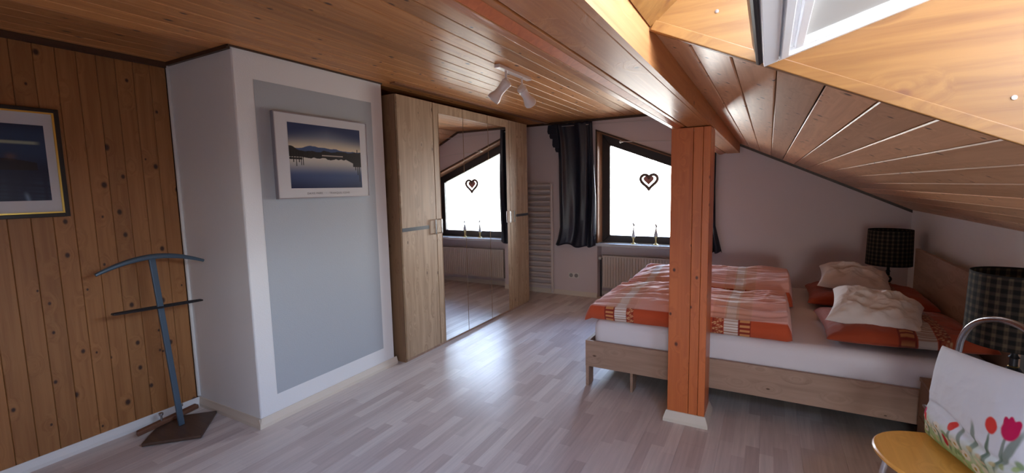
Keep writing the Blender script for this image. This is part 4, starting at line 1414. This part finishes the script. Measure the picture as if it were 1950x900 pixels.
hw = 0.205
for k in range(29):
    t = pi * k / 28
    q = bc - bd * hw * math.cos(t) - fd * 0.02 * math.sin(t)
    arch.append((q.x, q.y, 0.790 + 0.165 * math.sin(t) ** 0.8))
lowL = bc - bd * hw + fd * 0.035
lowR = bc + bd * hw + fd * 0.035
path = [(lowL.x, lowL.y, 0.438), (lowL.x, lowL.y, 0.50)] + arch + [(lowR.x, lowR.y, 0.50), (lowR.x, lowR.y, 0.438)]
obj('backrest', M().tube(path, 0.011, 12), mt_darkchrome, ch, smooth=True, label='chrome tube arch')
for sgn in (-1, 1):
    p0 = bc + bd * hw * sgn + fd * 0.035
    p1 = bc + bd * (hw + 0.015) * sgn - fd * 0.05
    obj('leg', M().tube([(p0.x, p0.y, 0.437), (p1.x, p1.y, 0.0)], 0.011, 12), mt_chrome, ch, smooth=True)
    q0 = sc_ + bd * 0.150 * sgn + fd * 0.10
    q1 = sc_ + bd * 0.175 * sgn + fd * 0.165
    obj('leg', M().tube([(q0.x, q0.y, 0.430), (q1.x, q1.y, 0.0)], 0.011, 12), mt_chrome, ch, smooth=True)
    obj('seat_rail', M().tube([(q0.x, q0.y, 0.421), (p0.x, p0.y, 0.421)], 0.010, 10), mt_chrome, ch, smooth=True)
rr_ = [sc_ + bd * 0.150 * s_ + fd * 0.10 for s_ in (-1, 1)]
obj('seat_rail', M().tube([(rr_[0].x, rr_[0].y, 0.421), (rr_[1].x, rr_[1].y, 0.421)], 0.010, 10), mt_chrome, ch, smooth=True)

# tulip cushion
cw_, chh = 0.50, 0.355
me, UV = cushion_mesh('cushion', cw_, chh, 0.115, 200, 170, pinch=0.045, wr=0.004, seed=12.0, p=0.42, mat=mt_print_cushion)
u, v = UV[:, 0], UV[:, 1]
nz_ = blur_noise(u + 3 + v * 0.7, 9, 31) * 0.5 + blur_noise(v * 1.3 + 5 - u, 13, 33) * 0.5
white = np.array(srgb(222, 226, 238))
col = mix(white, srgb(188, 208, 168), sstep(-0.25, -0.75, v + 0.25 * (nz_ - 0.5)))
col = mix(col, srgb(150, 184, 112), sstep(-0.55, -1.0, v + 0.3 * (nz_ - 0.5)))


def blob(cx, cy, rx, ry, c, rot=0.0, soft=0.25, k=1.0):
    global col
    dx, dy = u - cx, v - cy
    a = dx * math.cos(rot) + dy * math.sin(rot)
    b = -dx * math.sin(rot) + dy * math.cos(rot)
    d = np.sqrt((a / rx) ** 2 + (b / ry) ** 2)
    col = mix(col, c, k * sstep(1 + soft, 1 - soft, d))


gd = srgb(92, 116, 96)
for cx, cy, rx, ry, ro in ((0.46, -0.36, 0.020, 0.32, 0.03), (0.65, -0.26, 0.022, 0.34, -0.10), (0.24, -0.30, 0.040, 0.27, 0.22), (0.74, -0.18, 0.050, 0.38, -0.30),
                           (0.48, -0.42, 0.028, 0.30, 0.1), (0.05, -0.45, 0.030, 0.24, 0.3), (-0.15, -0.60, 0.028, 0.24, -0.1), (-0.42, -0.66, 0.03, 0.2, 0.3), (-0.72, -0.72, 0.035, 0.2, -0.2), (-0.93, -0.66, 0.035, 0.2, 0.1)):
    blob(cx, cy, rx, ry, gd, ro, 0.3, 0.75)
rg = np.random.default_rng(5)
for k in range(64):
    cx = rg.uniform(-0.98, 0.98)
    cy = rg.uniform(-0.98, -0.50 + 0.22 * max(0, cx))
    c = [srgb(196, 178, 128), srgb(222, 214, 190), srgb(150, 160, 96), srgb(120, 150, 90), srgb(206, 186, 150), srgb(168, 190, 110)][k % 6]
    blob(cx, cy, rg.uniform(0.02, 0.06), rg.uniform(0.02, 0.07), c, rg.uniform(0, 3), 0.4, 0.8)
for cx, cy in ((-0.66, -0.58), (-0.52, -0.66), (-0.40, -0.50), (-0.02, -0.58), (0.16, -0.66), (0.30, -0.80), (-0.80, -0.76)):
    for q in range(7):
        blob(cx + 0.050 * math.cos(q * 0.9), cy + 0.062 * math.sin(q * 0.9), 0.026, 0.030, srgb(232, 226, 214), q * 0.9, 0.3, 0.85)
    blob(cx, cy, 0.020, 0.026, srgb(196, 150, 60), 0, 0.3)
RED, MAG = srgb(222, 62, 56), srgb(206, 26, 92)
blob(0.46, 0.07, 0.080, 0.135, RED, 0.08, 0.12)
blob(0.70, 0.13, 0.110, 0.165, MAG, -0.1, 0.12)
blob(0.755, 0.19, 0.050, 0.13, MAG, -0.2, 0.12)
blob(0.645, 0.19, 0.045, 0.12, MAG, 0.2, 0.12)
blob(0.69, 0.22, 0.040, 0.12, MAG, 0.0, 0.12)
blob(-0.86, -0.42, 0.060, 0.085, MAG, 0.3, 0.15)
blob(-0.76, -0.50, 0.048, 0.085, RED, 0.5, 0.15)
blob(-0.14, -0.32, 0.062, 0.095, RED, -0.2, 0.15)
blob(-0.24, -0.66, 0.050, 0.11, srgb(186, 40, 52), 0.1, 0.15)
paint(me, col)
for k, q in enumerate(me.vertices):
    uu, vv, ss = UV[k]
    q.co.y = -chh / 2 + (q.co.y + chh / 2) * (1 + 0.085 * (uu + 1))
    if ss > 0:
        e_ = (1 - uu ** 4) * (1 - vv ** 4)
        q.co.z += e_ * (-0.013 * math.exp(-((vv + 0.28 + 0.12 * math.sin(uu * 3)) / 0.06) ** 2) + 0.012 * math.exp(-((vv + 0.50) / 0.14) ** 2))
cu_ = obj('cushion', me, label='white square cushion printed with red tulips standing on the beech chair seat', cat='cushion')
bl = Vector((0.568, 2.276, 0.452))          # lower far corner
upv = (Vector((0.075, 0.0, 1.0)) - fd * 0.02).normalized()
zz = bd.cross(upv).normalized()             # out of the printed face
upv = zz.cross(bd).normalized()
if zz.dot(fd) < 0: print('cushion faces away')
ctr = bl + bd * cw_ / 2 + upv * chh / 2
mw = Matrix((bd, upv, zz)).transposed().to_4x4()
mw.translation = ctr
cu_.matrix_world = mw
